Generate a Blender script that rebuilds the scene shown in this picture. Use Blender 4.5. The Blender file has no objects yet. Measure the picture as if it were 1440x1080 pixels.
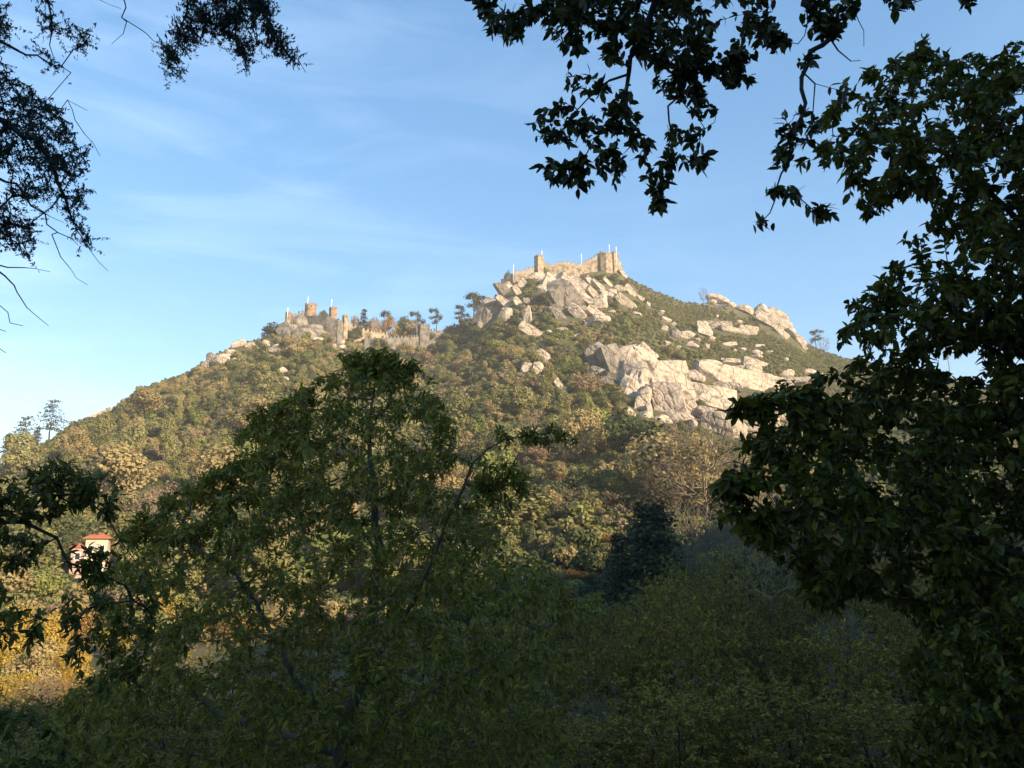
import bpy, bmesh, math, random
import numpy as np
from mathutils import Vector

S = bpy.context.scene
COL = S.collection
R = math.radians
# ------------------------------------------------------------------ camera, sky, sun, exposure
F = 1048.0                       # focal length in pixels of the 1440 px wide photograph
PITCH = R(12.0)
cam_d = bpy.data.cameras.new('camera')
cam_d.sensor_width = 36.0
cam_d.lens = 36.0 * F / 1440.0
cam_d.clip_start = 0.05
cam_d.clip_end = 20000
cam = bpy.data.objects.new('camera', cam_d)
COL.objects.link(cam)
cam.rotation_euler = (math.pi / 2 + PITCH, 0, 0)
S.camera = cam

SUN_EL, SUN_AZ = 21.0, 129.0     # azimuth clockwise from +Y
w = bpy.data.worlds.new('World')
S.world = w
w.use_nodes = True
nt = w.node_tree
for n in list(nt.nodes):
    nt.nodes.remove(n)
N = nt.nodes.new
out = N('ShaderNodeOutputWorld')
bg = N('ShaderNodeBackground')
sky = N('ShaderNodeTexSky')
sky.sky_type = 'NISHITA'
sky.sun_disc = False
sky.sun_elevation = R(SUN_EL)
sky.sun_rotation = R(SUN_AZ)
sky.altitude = 300
sky.air_density = 1.0
sky.dust_density = 0.15
sky.ozone_density = 2.5
bg.inputs['Strength'].default_value = 0.117
tc = N('ShaderNodeTexCoord')
mp = N('ShaderNodeMapping')
mp.inputs['Rotation'].default_value = (R(12), R(-28), R(10))
mp.inputs['Scale'].default_value = (1.9, 3.0, 10.0)
nz = N('ShaderNodeTexNoise')
nz.inputs['Scale'].default_value = 1.5
nz.inputs['Detail'].default_value = 7
nz.inputs['Roughness'].default_value = 0.56
nz.inputs['Distortion'].default_value = 0.7
rp = N('ShaderNodeValToRGB')
rp.color_ramp.elements[0].position = 0.44
rp.color_ramp.elements[0].color = (0, 0, 0, 1)
rp.color_ramp.elements[1].position = 0.86
rp.color_ramp.elements[1].color = (0.22, 0.22, 0.22, 1)
mx = N('ShaderNodeMix')
mx.data_type = 'RGBA'
mx.inputs['B'].default_value = (6.0, 7.0, 8.6, 1)     # thin sunlit cirrus
L = nt.links.new
L(tc.outputs['Generated'], mp.inputs['Vector'])
L(mp.outputs['Vector'], nz.inputs['Vector'])
L(nz.outputs['Fac'], rp.inputs['Fac'])
sx_ = N('ShaderNodeSeparateXYZ')                 # the veil of cirrus thins out toward the east
mr_ = N('ShaderNodeMapRange')
mr_.inputs['From Min'].default_value = 0.35
mr_.inputs['From Max'].default_value = -0.45
mr_.inputs['To Min'].default_value = 0.12
mr_.inputs['To Max'].default_value = 1.0
ml_ = N('ShaderNodeMath')
ml_.operation = 'MULTIPLY'
L(tc.outputs['Generated'], sx_.inputs[0])
L(sx_.outputs['X'], mr_.inputs['Value'])
L(rp.outputs['Color'], ml_.inputs[0])
L(mr_.outputs['Result'], ml_.inputs[1])
L(ml_.outputs[0], mx.inputs['Factor'])
hs = N('ShaderNodeHueSaturation')
hs.inputs['Saturation'].default_value = 1.52
hs.inputs['Value'].default_value = 1.6
gm_ = N('ShaderNodeGamma')
gm_.inputs['Gamma'].default_value = 0.60
L(sky.outputs['Color'], gm_.inputs['Color'])
L(gm_.outputs['Color'], hs.inputs['Color'])
L(hs.outputs['Color'], mx.inputs['A'])
L(mx.outputs['Result'], bg.inputs['Color'])
L(bg.outputs['Background'], out.inputs['Surface'])

sun_d = bpy.data.lights.new('sun', 'SUN')
sun_d.energy = 5.0
sun_d.angle = R(0.5)
sun_d.color = (1.0, 0.80, 0.56)
sun = bpy.data.objects.new('sun', sun_d)
COL.objects.link(sun)
_s = Vector((math.sin(R(SUN_AZ)) * math.cos(R(SUN_EL)), math.cos(R(SUN_AZ)) * math.cos(R(SUN_EL)), math.sin(R(SUN_EL))))
sun.rotation_euler = _s.to_track_quat('Z', 'Y').to_euler()

S.view_settings.view_transform = 'Standard'
S.view_settings.look = 'None'
S.view_settings.exposure = 1.32
S.view_settings.gamma = 1.0
S.view_settings.use_curve_mapping = False
try:
    S.cycles.max_bounces = 6
    S.cycles.transparent_max_bounces = 4
    S.cycles.volume_bounces = 0
except Exception:
    pass

# ------------------------------------------------------------------ helpers
CP, SP = math.cos(PITCH), math.sin(PITCH)
rng = np.random.default_rng(7)


def at(px, py, Y):
    """the place in the world at depth Y that a pixel of the photograph shows"""
    px = np.asarray(px, float); py = np.asarray(py, float); Y = np.asarray(Y, float)
    xc = (px - 720) / F; yc = (540 - py) / F
    dy = CP - yc * SP
    return np.stack(np.broadcast_arrays(xc / dy * Y, Y, (SP + yc * CP) / dy * Y), -1)


def project(p):
    p = np.asarray(p, float)
    d = p[..., 1] * CP + p[..., 2] * SP
    v = -p[..., 1] * SP + p[..., 2] * CP
    return 720 + F * p[..., 0] / d, 540 - F * v / d


def _h(ix, iy, iz, seed):
    h = (ix * 374761393 + iy * 668265263 + iz * 2147483647 + seed * 974711) & 0xffffffff
    h = ((h ^ (h >> 13)) * 1274126177) & 0xffffffff
    return ((h ^ (h >> 16)) & 0xffff) / 65535.0


def vnoise(x, y, seed=0):
    x = np.asarray(x, float); y = np.asarray(y, float)
    ix = np.floor(x).astype(np.int64); iy = np.floor(y).astype(np.int64)
    fx = x - ix; fy = y - iy
    fx = fx * fx * (3 - 2 * fx); fy = fy * fy * (3 - 2 * fy)
    a = _h(ix, iy, 0, seed); b = _h(ix + 1, iy, 0, seed); c = _h(ix, iy + 1, 0, seed); d = _h(ix + 1, iy + 1, 0, seed)
    return (a * (1 - fx) + b * fx) * (1 - fy) + (c * (1 - fx) + d * fx) * fy


def fbm(x, y, seed=0, o=4):
    s = 0; a = 0.5
    for k in range(o):
        s = s + a * (vnoise(x * 2 ** k, y * 2 ** k, seed + k * 17) * 2 - 1); a *= 0.5
    return s


def mesh(name, V, T=None, Q=None, mats=(), smooth=False, qmat=None, tmat=None):
    """one mesh from vertex, triangle and quad arrays"""
    me = bpy.data.meshes.new(name)
    V = np.asarray(V, np.float32).reshape(-1, 3)
    T = np.zeros((0, 3), np.int32) if T is None else np.asarray(T, np.int32).reshape(-1, 3)
    Q = np.zeros((0, 4), np.int32) if Q is None else np.asarray(Q, np.int32).reshape(-1, 4)
    me.vertices.add(len(V)); me.vertices.foreach_set('co', V.ravel())
    loops = np.concatenate([T.ravel(), Q.ravel()])
    me.loops.add(len(loops)); me.loops.foreach_set('vertex_index', loops)
    st = np.concatenate([np.arange(len(T)) * 3, len(T) * 3 + np.arange(len(Q)) * 4]).astype(np.int32)
    me.polygons.add(len(st)); me.polygons.foreach_set('loop_start', st)
    for m in mats:
        me.materials.append(m)
    if qmat is not None or tmat is not None:
        mi = np.concatenate([np.zeros(len(T), np.int32) if tmat is None else np.broadcast_to(tmat, len(T)),
                             np.zeros(len(Q), np.int32) if qmat is None else np.broadcast_to(qmat, len(Q))]).astype(np.int32)
        me.polygons.foreach_set('material_index', mi)
    me.update(calc_edges=True)
    me.polygons.foreach_set('use_smooth', np.full(len(st), smooth))
    return me


def put(name, me, parent=None, loc=None, rot=None, scl=None, label=None, cat=None, group=None, kind=None):
    o = bpy.data.objects.new(name, me)
    COL.objects.link(o)
    if parent is not None: o.parent = parent
    if loc is not None: o.location = [float(v) for v in loc]
    if rot is not None: o.rotation_euler = rot
    if scl is not None: o.scale = (scl, scl, scl) if np.isscalar(scl) else [float(v) for v in scl]
    if label: o['label'] = label
    if cat: o['category'] = cat
    if group: o['group'] = group
    if kind: o['kind'] = kind
    return o


class MB:
    """collects boxes, tubes and sheets for one mesh"""
    def __init__(s):
        s.V = []; s.T = []; s.Q = []; s.n = 0

    def add(s, V, T=(), Q=()):
        s.V.append(np.asarray(V, float).reshape(-1, 3))
        if len(T): s.T.append(np.asarray(T, int).reshape(-1, 3) + s.n)
        if len(Q): s.Q.append(np.asarray(Q, int).reshape(-1, 4) + s.n)
        s.n += len(s.V[-1])
        return s

    def hexa(s, b, t):
        """block between a bottom ring and a top ring of four points each"""
        return s.add(np.concatenate([b, t]), Q=[(3, 2, 1, 0), (4, 5, 6, 7), (0, 1, 5, 4), (1, 2, 6, 5), (2, 3, 7, 6), (3, 0, 4, 7)])

    def box(s, c, sx, sy, sz, yaw=0.0):
        """box standing on the point c"""
        ca, sa = math.cos(yaw), math.sin(yaw)
        q = np.array([(-sx, -sy), (sx, -sy), (sx, sy), (-sx, sy)]) / 2
        q = np.stack([q[:, 0] * ca - q[:, 1] * sa, q[:, 0] * sa + q[:, 1] * ca, np.zeros(4)], 1)
        b = q + np.asarray(c, float)
        return s.hexa(b, b + (0, 0, sz))

    def tube(s, p, r0, r1, h, n=16):
        a = np.arange(n) / n * 2 * np.pi
        c = np.stack([np.cos(a), np.sin(a), 0 * a], 1)
        p = np.asarray(p, float)
        V = np.concatenate([p + c * r0, p + c * r1 + (0, 0, h), [p, p + (0, 0, h)]])
        i = np.arange(n); j = (i + 1) % n
        return s.add(V, T=np.concatenate([np.stack([j, i, i * 0 + 2 * n], 1), np.stack([i + n, j + n, i * 0 + 2 * n + 1], 1)]),
                     Q=np.stack([i, j, j + n, i + n], 1))

    def mesh(s, name, mats=(), smooth=False):
        return mesh(name, np.concatenate(s.V), np.concatenate(s.T) if s.T else None, np.concatenate(s.Q) if s.Q else None, mats, smooth)


# ------------------------------------------------------------------ materials
def newmat(name):
    m = bpy.data.materials.new(name)
    m.use_nodes = True
    t = m.node_tree
    b = t.nodes['Principled BSDF']
    return m, t, b


def ramp(t, stops):
    r = t.nodes.new('ShaderNodeValToRGB')
    e = r.color_ramp.elements
    while len(e) < len(stops): e.new(0.5)
    for k, (p, c) in enumerate(stops):
        e[k].position = p; e[k].color = (*c, 1)
    return r


def leaf_mat(name, cols, trans=0.25, rough=0.5, spec=0.35, obj_var=0.35, clump=0.0):
    """leaf colours scattered leaf by leaf, tinted a little tree by tree"""
    m, t, b = newmat(name)
    g = t.nodes.new('ShaderNodeNewGeometry')
    oi = t.nodes.new('ShaderNodeObjectInfo')
    a = t.nodes.new('ShaderNodeMath'); a.operation = 'MULTIPLY'; a.inputs[1].default_value = 1 - obj_var
    c = t.nodes.new('ShaderNodeMath'); c.operation = 'MULTIPLY_ADD'; c.inputs[1].default_value = obj_var
    t.links.new(g.outputs['Random Per Island'], a.inputs[0])
    t.links.new(oi.outputs['Random'], c.inputs[0])
    t.links.new(a.outputs[0], c.inputs[2])
    n = len(cols)
    r = ramp(t, [(k / (n - 1), cc) for k, cc in enumerate(cols)])
    t.links.new(c.outputs[0], r.inputs['Fac'])
    col = r.outputs['Color']
    t.links.new(col, b.inputs['Base Color'])
    b.inputs['Roughness'].default_value = rough
    b.inputs['Specular IOR Level'].default_value = spec
    if trans > 0:
        tr = t.nodes.new('ShaderNodeBsdfTranslucent')
        ms = t.nodes.new('ShaderNodeMixShader'); ms.inputs[0].default_value = trans
        t.links.new(col, tr.inputs['Color'])
        t.links.new(b.outputs[0], ms.inputs[1]); t.links.new(tr.outputs[0], ms.inputs[2])
        t.links.new(ms.outputs[0], t.nodes['Material Output'].inputs['Surface'])
    return m


def noise_mat(name, stops, scale=1.0, detail=6, rough=0.85, bump=0.0, bscale=None, bdist=0.3, coord='Object', vscale=(1, 1, 1), spec=0.3, crack=None):
    m, t, b = newmat(name)
    co = t.nodes.new('ShaderNodeTexCoord')
    mpn = t.nodes.new('ShaderNodeMapping'); mpn.inputs['Scale'].default_value = vscale
    t.links.new(co.outputs[coord], mpn.inputs['Vector'])
    nzn = t.nodes.new('ShaderNodeTexNoise'); nzn.inputs['Scale'].default_value = scale; nzn.inputs['Detail'].default_value = detail
    nzn.inputs['Roughness'].default_value = 0.62
    t.links.new(mpn.outputs[0], nzn.inputs['Vector'])
    r = ramp(t, stops)
    t.links.new(nzn.outputs['Fac'], r.inputs['Fac'])
    col = r.outputs['Color']
    b.inputs['Roughness'].default_value = rough
    b.inputs['Specular IOR Level'].default_value = spec
    hgt = None
    if bump:
        n2 = t.nodes.new('ShaderNodeTexNoise'); n2.inputs['Scale'].default_value = bscale or scale * 4; n2.inputs['Detail'].default_value = 8
        n2.inputs['Roughness'].default_value = 0.65
        t.links.new(mpn.outputs[0], n2.inputs['Vector'])
        hgt = n2.outputs['Fac']
    if crack:
        vo = t.nodes.new('ShaderNodeTexVoronoi'); vo.feature = 'DISTANCE_TO_EDGE'; vo.inputs['Scale'].default_value = crack
        dn = t.nodes.new('ShaderNodeTexNoise'); dn.inputs['Scale'].default_value = crack * 2.2; dn.inputs['Detail'].default_value = 4
        ad = t.nodes.new('ShaderNodeMix'); ad.data_type = 'RGBA'; ad.blend_type = 'ADD'; ad.inputs['Factor'].default_value = 2.2
        t.links.new(mpn.outputs[0], dn.inputs['Vector'])
        t.links.new(mpn.outputs[0], ad.inputs['A']); t.links.new(dn.outputs['Color'], ad.inputs['B'])
        t.links.new(ad.outputs['Result'], vo.inputs['Vector'])
        cr = ramp(t, [(0.0, (0, 0, 0)), (0.03, (1, 1, 1))])
        t.links.new(vo.outputs['Distance'], cr.inputs['Fac'])
        mm = t.nodes.new('ShaderNodeMath'); mm.operation = 'MULTIPLY_ADD'; mm.inputs[1].default_value = 0.35
        t.links.new(cr.outputs['Color'], mm.inputs[0])
        if hgt is not None: t.links.new(hgt, mm.inputs[2])
        hgt = mm.outputs[0]
        mc = t.nodes.new('ShaderNodeMix'); mc.data_type = 'RGBA'; mc.blend_type = 'MULTIPLY'; mc.inputs['Factor'].default_value = 0.22
        t.links.new(col, mc.inputs['A']); t.links.new(cr.outputs['Color'], mc.inputs['B'])
        col = mc.outputs['Result']
    t.links.new(col, b.inputs['Base Color'])
    if hgt is not None:
        bp = t.nodes.new('ShaderNodeBump'); bp.inputs['Strength'].default_value = bump; bp.inputs['Distance'].default_value = bdist
        t.links.new(hgt, bp.inputs['Height'])
        t.links.new(bp.outputs['Normal'], b.inputs['Normal'])
    return m


M = {}
M['ground'] = noise_mat('undergrowth_soil', [(0.3, (0.035, 0.04, 0.014)), (0.5, (0.075, 0.068, 0.028)), (0.68, (0.12, 0.095, 0.05))], 0.09, 9, 0.95, 0.8, 0.5, 0.6)
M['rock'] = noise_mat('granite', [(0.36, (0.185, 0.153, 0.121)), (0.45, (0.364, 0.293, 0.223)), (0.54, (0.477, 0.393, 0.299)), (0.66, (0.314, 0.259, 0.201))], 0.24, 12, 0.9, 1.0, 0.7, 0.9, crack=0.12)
M['rock_grey'] = noise_mat('lichened_shaded_granite', [(0.36, (0.098, 0.086, 0.071)), (0.5, (0.196, 0.171, 0.141)), (0.64, (0.270, 0.231, 0.184))], 0.25, 12, 0.9, 1.0, 0.7, 0.9, crack=0.12)  # darker grey granite; on some rocks the grey paints their shaded face
M['rock_strata'] = noise_mat('striated_granite', [(0.36, (0.208, 0.170, 0.128)), (0.5, (0.467, 0.379, 0.278)), (0.64, (0.370, 0.303, 0.231))], 0.3, 10, 0.9, 1.0, 0.6, 1.4, vscale=(2.2, 2.2, 0.6), crack=0.12)
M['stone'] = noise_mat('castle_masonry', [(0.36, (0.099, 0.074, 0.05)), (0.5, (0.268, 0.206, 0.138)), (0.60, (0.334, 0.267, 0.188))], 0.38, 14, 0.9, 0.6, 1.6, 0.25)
M['stone_grey'] = noise_mat('grey_shaded_masonry', [(0.36, (0.051, 0.045, 0.038)), (0.5, (0.136, 0.120, 0.101)), (0.60, (0.184, 0.165, 0.137))], 0.38, 14, 0.9, 0.6, 1.6, 0.25)  # darker grey masonry; on walls facing away the shade is put into colour
M['brick'] = noise_mat('ruddy_masonry', [(0.36, (0.097, 0.061, 0.038)), (0.5, (0.250, 0.162, 0.101)), (0.60, (0.297, 0.207, 0.136))], 0.38, 14, 0.9, 0.6, 1.6, 0.25)
M['dark'] = noise_mat('dark_opening', [(0.4, (0.015, 0.013, 0.012)), (0.6, (0.03, 0.027, 0.024))], 1.0)
M['white'] = noise_mat('white_paint', [(0.3, (0.74, 0.74, 0.72)), (0.7, (0.82, 0.82, 0.8))], 1.0, rough=0.5)
M['cloth'] = noise_mat('pale_cloth', [(0.3, (0.62, 0.66, 0.62)), (0.7, (0.78, 0.78, 0.74))], 0.8, rough=0.9)
M['pink'] = noise_mat('pink_render', [(0.3, (0.375, 0.225, 0.173)), (0.7, (0.465, 0.315, 0.247))], 0.5, rough=0.9, bump=0.2, bscale=6, bdist=0.03)
M['cream'] = noise_mat('cream_render', [(0.3, (0.418, 0.329, 0.231)), (0.7, (0.504, 0.420, 0.313))], 0.5, rough=0.9, bump=0.2, bscale=6, bdist=0.03)
M['tile'] = noise_mat('red_roof_tile', [(0.3, (0.288, 0.080, 0.040)), (0.7, (0.400, 0.152, 0.080))], 1.4, rough=0.85, bump=0.5, bscale=5, bdist=0.08)
M['glass'], _t, _b = newmat('window_glass')
_b.inputs['Base Color'].default_value = (0.03, 0.035, 0.04, 1); _b.inputs['Roughness'].default_value = 0.08
M['bark'] = noise_mat('dark_bark', [(0.3, (0.022, 0.018, 0.014)), (0.7, (0.06, 0.05, 0.04))], 6, 6, 0.9, 0.7, 20, 0.02, vscale=(1, 1, 0.3))
M['bark_grey'] = noise_mat('grey_bark', [(0.3, (0.075, 0.068, 0.06)), (0.7, (0.16, 0.145, 0.13))], 5, 6, 0.85, 0.5, 18, 0.02, vscale=(1, 1, 0.4))
M['bark_pale'] = noise_mat('pale_twig_bark', [(0.3, (0.142, 0.107, 0.071)), (0.7, (0.242, 0.184, 0.124))], 3, 5, 0.9)
M['bark_warm'] = noise_mat('warm_twig_bark', [(0.3, (0.11, 0.088, 0.055)), (0.7, (0.21, 0.17, 0.11))], 3, 5, 0.9)
# foliage
M['f_chestnut'] = leaf_mat('chestnut_leaf', [(0.075, 0.08, 0.012), (0.14, 0.15, 0.018), (0.195, 0.20, 0.025), (0.30, 0.27, 0.036), (0.38, 0.24, 0.034)], 0.38, 0.42, 0.3, 0.0)
M['f_right'] = leaf_mat('broad_dark_leaf', [(0.035, 0.04, 0.006), (0.075, 0.082, 0.01), (0.16, 0.16, 0.017)], 0.38, 0.42, 0.28, 0.0)
M['f_oak'] = leaf_mat('oak_leaf', [(0.022, 0.028, 0.008), (0.04, 0.048, 0.012), (0.085, 0.09, 0.018)], 0.3, 0.45, 0.3, 0.0)
M['f_left'] = leaf_mat('left_tree_leaf', [(0.05, 0.058, 0.01), (0.1, 0.11, 0.015), (0.19, 0.185, 0.025)], 0.38, 0.42, 0.3, 0.0)
M['f_cypress'] = leaf_mat('cypress_spray', [(0.012, 0.018, 0.010), (0.02, 0.027, 0.014), (0.03, 0.036, 0.018)], 0.05, 0.6, 0.3, 0.0)
M['olive'] = leaf_mat('olive_foliage', [(0.1, 0.1, 0.032), (0.19, 0.18, 0.06), (0.28, 0.255, 0.1)], 0.28, 0.6, 0.2, 0.5)
M['green'] = leaf_mat('green_foliage', [(0.09, 0.11, 0.028), (0.17, 0.185, 0.048), (0.26, 0.26, 0.07)], 0.28, 0.6, 0.2, 0.5)
M['deep'] = leaf_mat('deep_green_foliage', [(0.044, 0.058, 0.019), (0.078, 0.091, 0.029), (0.117, 0.124, 0.039)], 0.25, 0.6, 0.2, 0.5)
M['ochre'] = leaf_mat('ochre_foliage', [(0.21, 0.16, 0.065), (0.31, 0.24, 0.1), (0.38, 0.3, 0.14)], 0.28, 0.65, 0.15, 0.5)
M['russet'] = leaf_mat('russet_foliage', [(0.19, 0.13, 0.075), (0.28, 0.2, 0.11), (0.34, 0.26, 0.16)], 0.28, 0.65, 0.15, 0.5)
M['gold'] = leaf_mat('golden_foliage', [(0.2, 0.16, 0.03), (0.42, 0.29, 0.045), (0.55, 0.39, 0.08), (0.36, 0.21, 0.045)], 0.35, 0.6, 0.2, 0.3)
M['orange'] = leaf_mat('orange_foliage', [(0.20, 0.11, 0.025), (0.32, 0.18, 0.04), (0.36, 0.22, 0.07)], 0.3, 0.6, 0.2, 0.3)
M['pine'] = leaf_mat('pine_needles', [(0.028, 0.028, 0.007), (0.05, 0.048, 0.011), (0.08, 0.074, 0.017)], 0.08, 0.6, 0.15, 0.3)
M['shade'] = leaf_mat('understorey_leaf', [(0.06, 0.05, 0.01), (0.19, 0.155, 0.021), (0.42, 0.32, 0.042)], 0.32, 0.55, 0.18, 0.35)
M['heath'] = leaf_mat('heath_foliage', [(0.11, 0.115, 0.032), (0.18, 0.175, 0.052), (0.25, 0.225, 0.085)], 0.25, 0.7, 0.1, 0.5)

# ------------------------------------------------------------------ terrain
# skyline of bare ground: pixel column, pixel row, depth in metres
SKY = np.array([(-500, 740, 260), (-200, 705, 300), (0, 664, 335), (60, 627, 350), (103, 597, 360), (130, 588, 368), (167, 573, 376), (192, 553, 384), (204, 546, 387), (260, 526, 400), (285, 511, 406),
                (300, 501, 410), (330, 488, 416), (350, 482, 420), (390, 469, 428), (430, 460, 435), (490, 475, 450), (520, 483, 456), (560, 484, 464), (600, 482, 472),
                (640, 473, 478), (670, 452, 482), (700, 412, 486), (720, 396, 488), (760, 388, 492), (810, 385, 496), (850, 377, 499),
                (872, 383, 501), (900, 401, 504), (930, 414, 508), (960, 424, 512), (986, 428, 516), (1010, 427, 520), (1035, 432, 523), (1057, 438, 526), (1072, 439, 528), (1091, 445, 530), (1110, 462, 532), (1129, 481, 535), (1145, 490, 537),
                (1185, 504, 543), (1250, 514, 552), (1310, 524, 560), (1360, 540, 566), (1450, 570, 570), (1600, 600, 570), (2000, 640, 560)], float)
_p = at(SKY[:, 0], SKY[:, 1], SKY[:, 2])
RU, RZ, RD = _p[:, 0] / _p[:, 1], _p[:, 2], _p[:, 1]
_uu = np.linspace(RU[0], RU[-1], 1500)
_k = np.exp(-0.5 * (np.arange(-12, 13) / 2.0) ** 2); _k /= _k.sum()


def _sm(v):
    q = np.interp(_uu, RU, v)
    return np.convolve(np.pad(q, 12, 'edge'), _k, 'valid')


_RZ, _RD = _sm(RZ), _sm(RD)
_kw = np.exp(-0.5 * (np.arange(-180, 181) / 62.0) ** 2); _kw /= _kw.sum()
_RS = np.convolve(np.pad(_RZ, 180, 'edge'), _kw, 'valid')      # the broad flank under the crags
R0, ZB = 115.0, -11.0
# unseen ridge added behind the viewer's right shoulder to keep the foreground in shade
SHADE_RIDGE_A, SHADE_RIDGE_B = np.array((35.0, -230.0)), np.array((187.0, 100.0))


def ridge_depth(px):
    u = at(px, 480, 1.0)[0]
    return float(np.interp(u, _uu, _RD))


def terr(x, y):
    x = np.asarray(x, float); y = np.asarray(y, float)
    u = x / np.maximum(y, 60.0)
    H = np.interp(u, _uu, _RZ); HS = np.interp(u, _uu, _RS); D = np.interp(u, _uu, _RD)
    base = np.interp(y, [-400, -60, -8, 0, 4, 8, 15, 40, 80, R0], [60, 9, -0.6, -1.7, -2.4, -3.6, -6.2, -11.8, -13.5, ZB])
    t = np.clip((y - R0) / (D - R0), 0, 1)
    z = ZB + (HS - ZB) * (0.62 * t + 0.38 * t * t) + (H - HS) * t ** 3
    k = np.maximum(y - D, 0)
    z = z - np.where(k < 60, 0.005 * k * k, 18 + 0.6 * (k - 60)) * (k > 0)
    z = np.maximum(z, -40)
    z = np.where(y < R0, base, z)
    e = np.sqrt(np.clip(np.sin(np.pi * np.clip(t, 0, 1)), 0, 1))
    z = z + e * (fbm(x / 55, y / 55, 3) * 11 + fbm(x / 14, y / 14, 9) * 2.5)
    z = z + fbm(x / 9, y / 9, 21, 3) * 0.7 * np.clip((np.hypot(x, y) - 5) / 30, 0, 1)
    d = SHADE_RIDGE_B - SHADE_RIDGE_A; ln = np.hypot(*d); d = d / ln
    s = np.clip((x - SHADE_RIDGE_A[0]) * d[0] + (y - SHADE_RIDGE_A[1]) * d[1], 0, ln)
    dist = np.hypot(x - SHADE_RIDGE_A[0] - s * d[0], y - SHADE_RIDGE_A[1] - s * d[1])
    rz = 62 + fbm(x / 25, y / 25, 33) * 12 - 0.60 * dist - 0.12 * np.maximum(s - ln * .9, 0)
    return np.maximum(z, rz)


def axis(lo, hi, fine_lo, fine_hi, fine, coarse):
    a = np.arange(fine_lo, fine_hi + fine, fine)
    def out(start, end):
        v = [start]; st = fine
        while (v[-1] < end):
            st = min(st * 1.18, coarse); v.append(v[-1] + st)
        return np.array(v[1:])
    return np.concatenate([-out(-fine_lo, -lo)[::-1], a, out(fine_hi, hi)])


gx = axis(-1200, 1200, -330, 420, 2.2, 120)
gy = axis(-400, 1500, -20, 560, 2.2, 120)
GX, GY = np.meshgrid(gx, gy)
GZ = terr(GX, GY)
ny, nx = GX.shape
idx = np.arange(nx * ny).reshape(ny, nx)
put('hillside_ground', mesh('hillside_ground', np.stack([GX, GY, GZ], -1), Q=np.stack([idx[:-1, :-1], idx[:-1, 1:], idx[1:, 1:], idx[1:, :-1]], -1), mats=[M['ground']], smooth=True), kind='structure')


_ys = np.arange(60.0, 640.0, 0.5)


def hit(px, py):
    """where the line of sight through a pixel meets the hillside"""
    p = at(px, py, _ys)
    g = terr(p[:, 0], p[:, 1])
    b = np.nonzero(g >= p[:, 2])[0]
    if len(b):
        k = b[0]
    else:
        k = int(np.argmin((p[:, 2] - g) / _ys + (_ys < 300) * 9))
    q = p[k].copy()
    return q


# ------------------------------------------------------------------ labels that single one thing out
LAND = [('the square tower of the summit castle', 757, 376), ('the round keep of the summit castle', 855, 362), ('the round ruddy tower of the lower castle', 436, 436),
        ('the small tower in the saddle', 596, 468), ('the huge leaning slab under the summit wall', 801, 427), ('the great pale cliff', 925, 545),
        ('the striated cliff behind dark leaves', 1050, 590), ('the skyline crag', 1085, 450), ('the pink house with the red roof', 125, 775),
        ('the tall skyline pine', 75, 590), ('the pointed rock pillar', 742, 446), ('the big rounded grey boulder below the pines', 688, 446),
        ('the split white rocks at mid slope', 754, 518), ('the white rocks over the chestnut crown', 388, 534), ('the dark crag on the long ridge', 299, 503),
        ('the yellow tree in the valley', 880, 705), ('the dark broad conifer', 905, 760), ('the large leafless tree', 985, 650), ('the chestnut crown', 545, 520),
        ('the cluster of pale blocks on the heath', 975, 475), ('the layered pale ledges', 1030, 520), ('the twin olive green domes', 828, 695),
        ('the thin leafless tree on the skyline', 988, 412), ('the white slab on the long ridge', 140, 582), ('the conifer by the curtain wall', 512, 450)]
LABELS = {}
PENDING = []


def label_later(o, desc, p):
    px, py = project(p)
    best = min(LAND, key=lambda l: math.hypot(l[1] - px, l[2] - py))
    dx, dy = px - best[1], py - best[2]
    if abs(dx) > 1.4 * abs(dy):
        rel = 'east of' if dx > 0 else 'west of'
        rel = 'beside'
    else:
        rel = 'below' if dy > 0 else 'above'
    PENDING.append((o, desc, rel, best[0], math.hypot(dx, dy)))


ORD = ['closest', 'second closest', 'third closest', 'fourth closest', 'fifth closest', 'sixth closest', 'seventh closest', 'eighth closest', 'ninth closest', 'tenth closest', 'eleventh closest', 'twelfth closest']


def finish_labels():
    g = {}
    for it in PENDING:
        g.setdefault(it[1:4], []).append(it)
    for (desc, rel, land), its in g.items():
        its.sort(key=lambda t: t[4])
        for k, it in enumerate(its):
            if len(its) == 1:
                it[0]['label'] = f'{desc} {rel} {land}'
            else:
                o = ORD[k] if k < len(ORD) else f'{k + 1}th closest'
                it[0]['label'] = f'{desc} {rel} {land}, {o}'


# ------------------------------------------------------------------ boulders
def ico(n):
    b = bmesh.new()
    bmesh.ops.create_icosphere(b, subdivisions=n, radius=1)
    V = np.array([v.co[:] for v in b.verts]); T = np.array([[v.index for v in f.verts] for f in b.faces])
    b.free()
    return V, T


ICO3, ICO4 = ico(4), ico(5)


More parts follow.
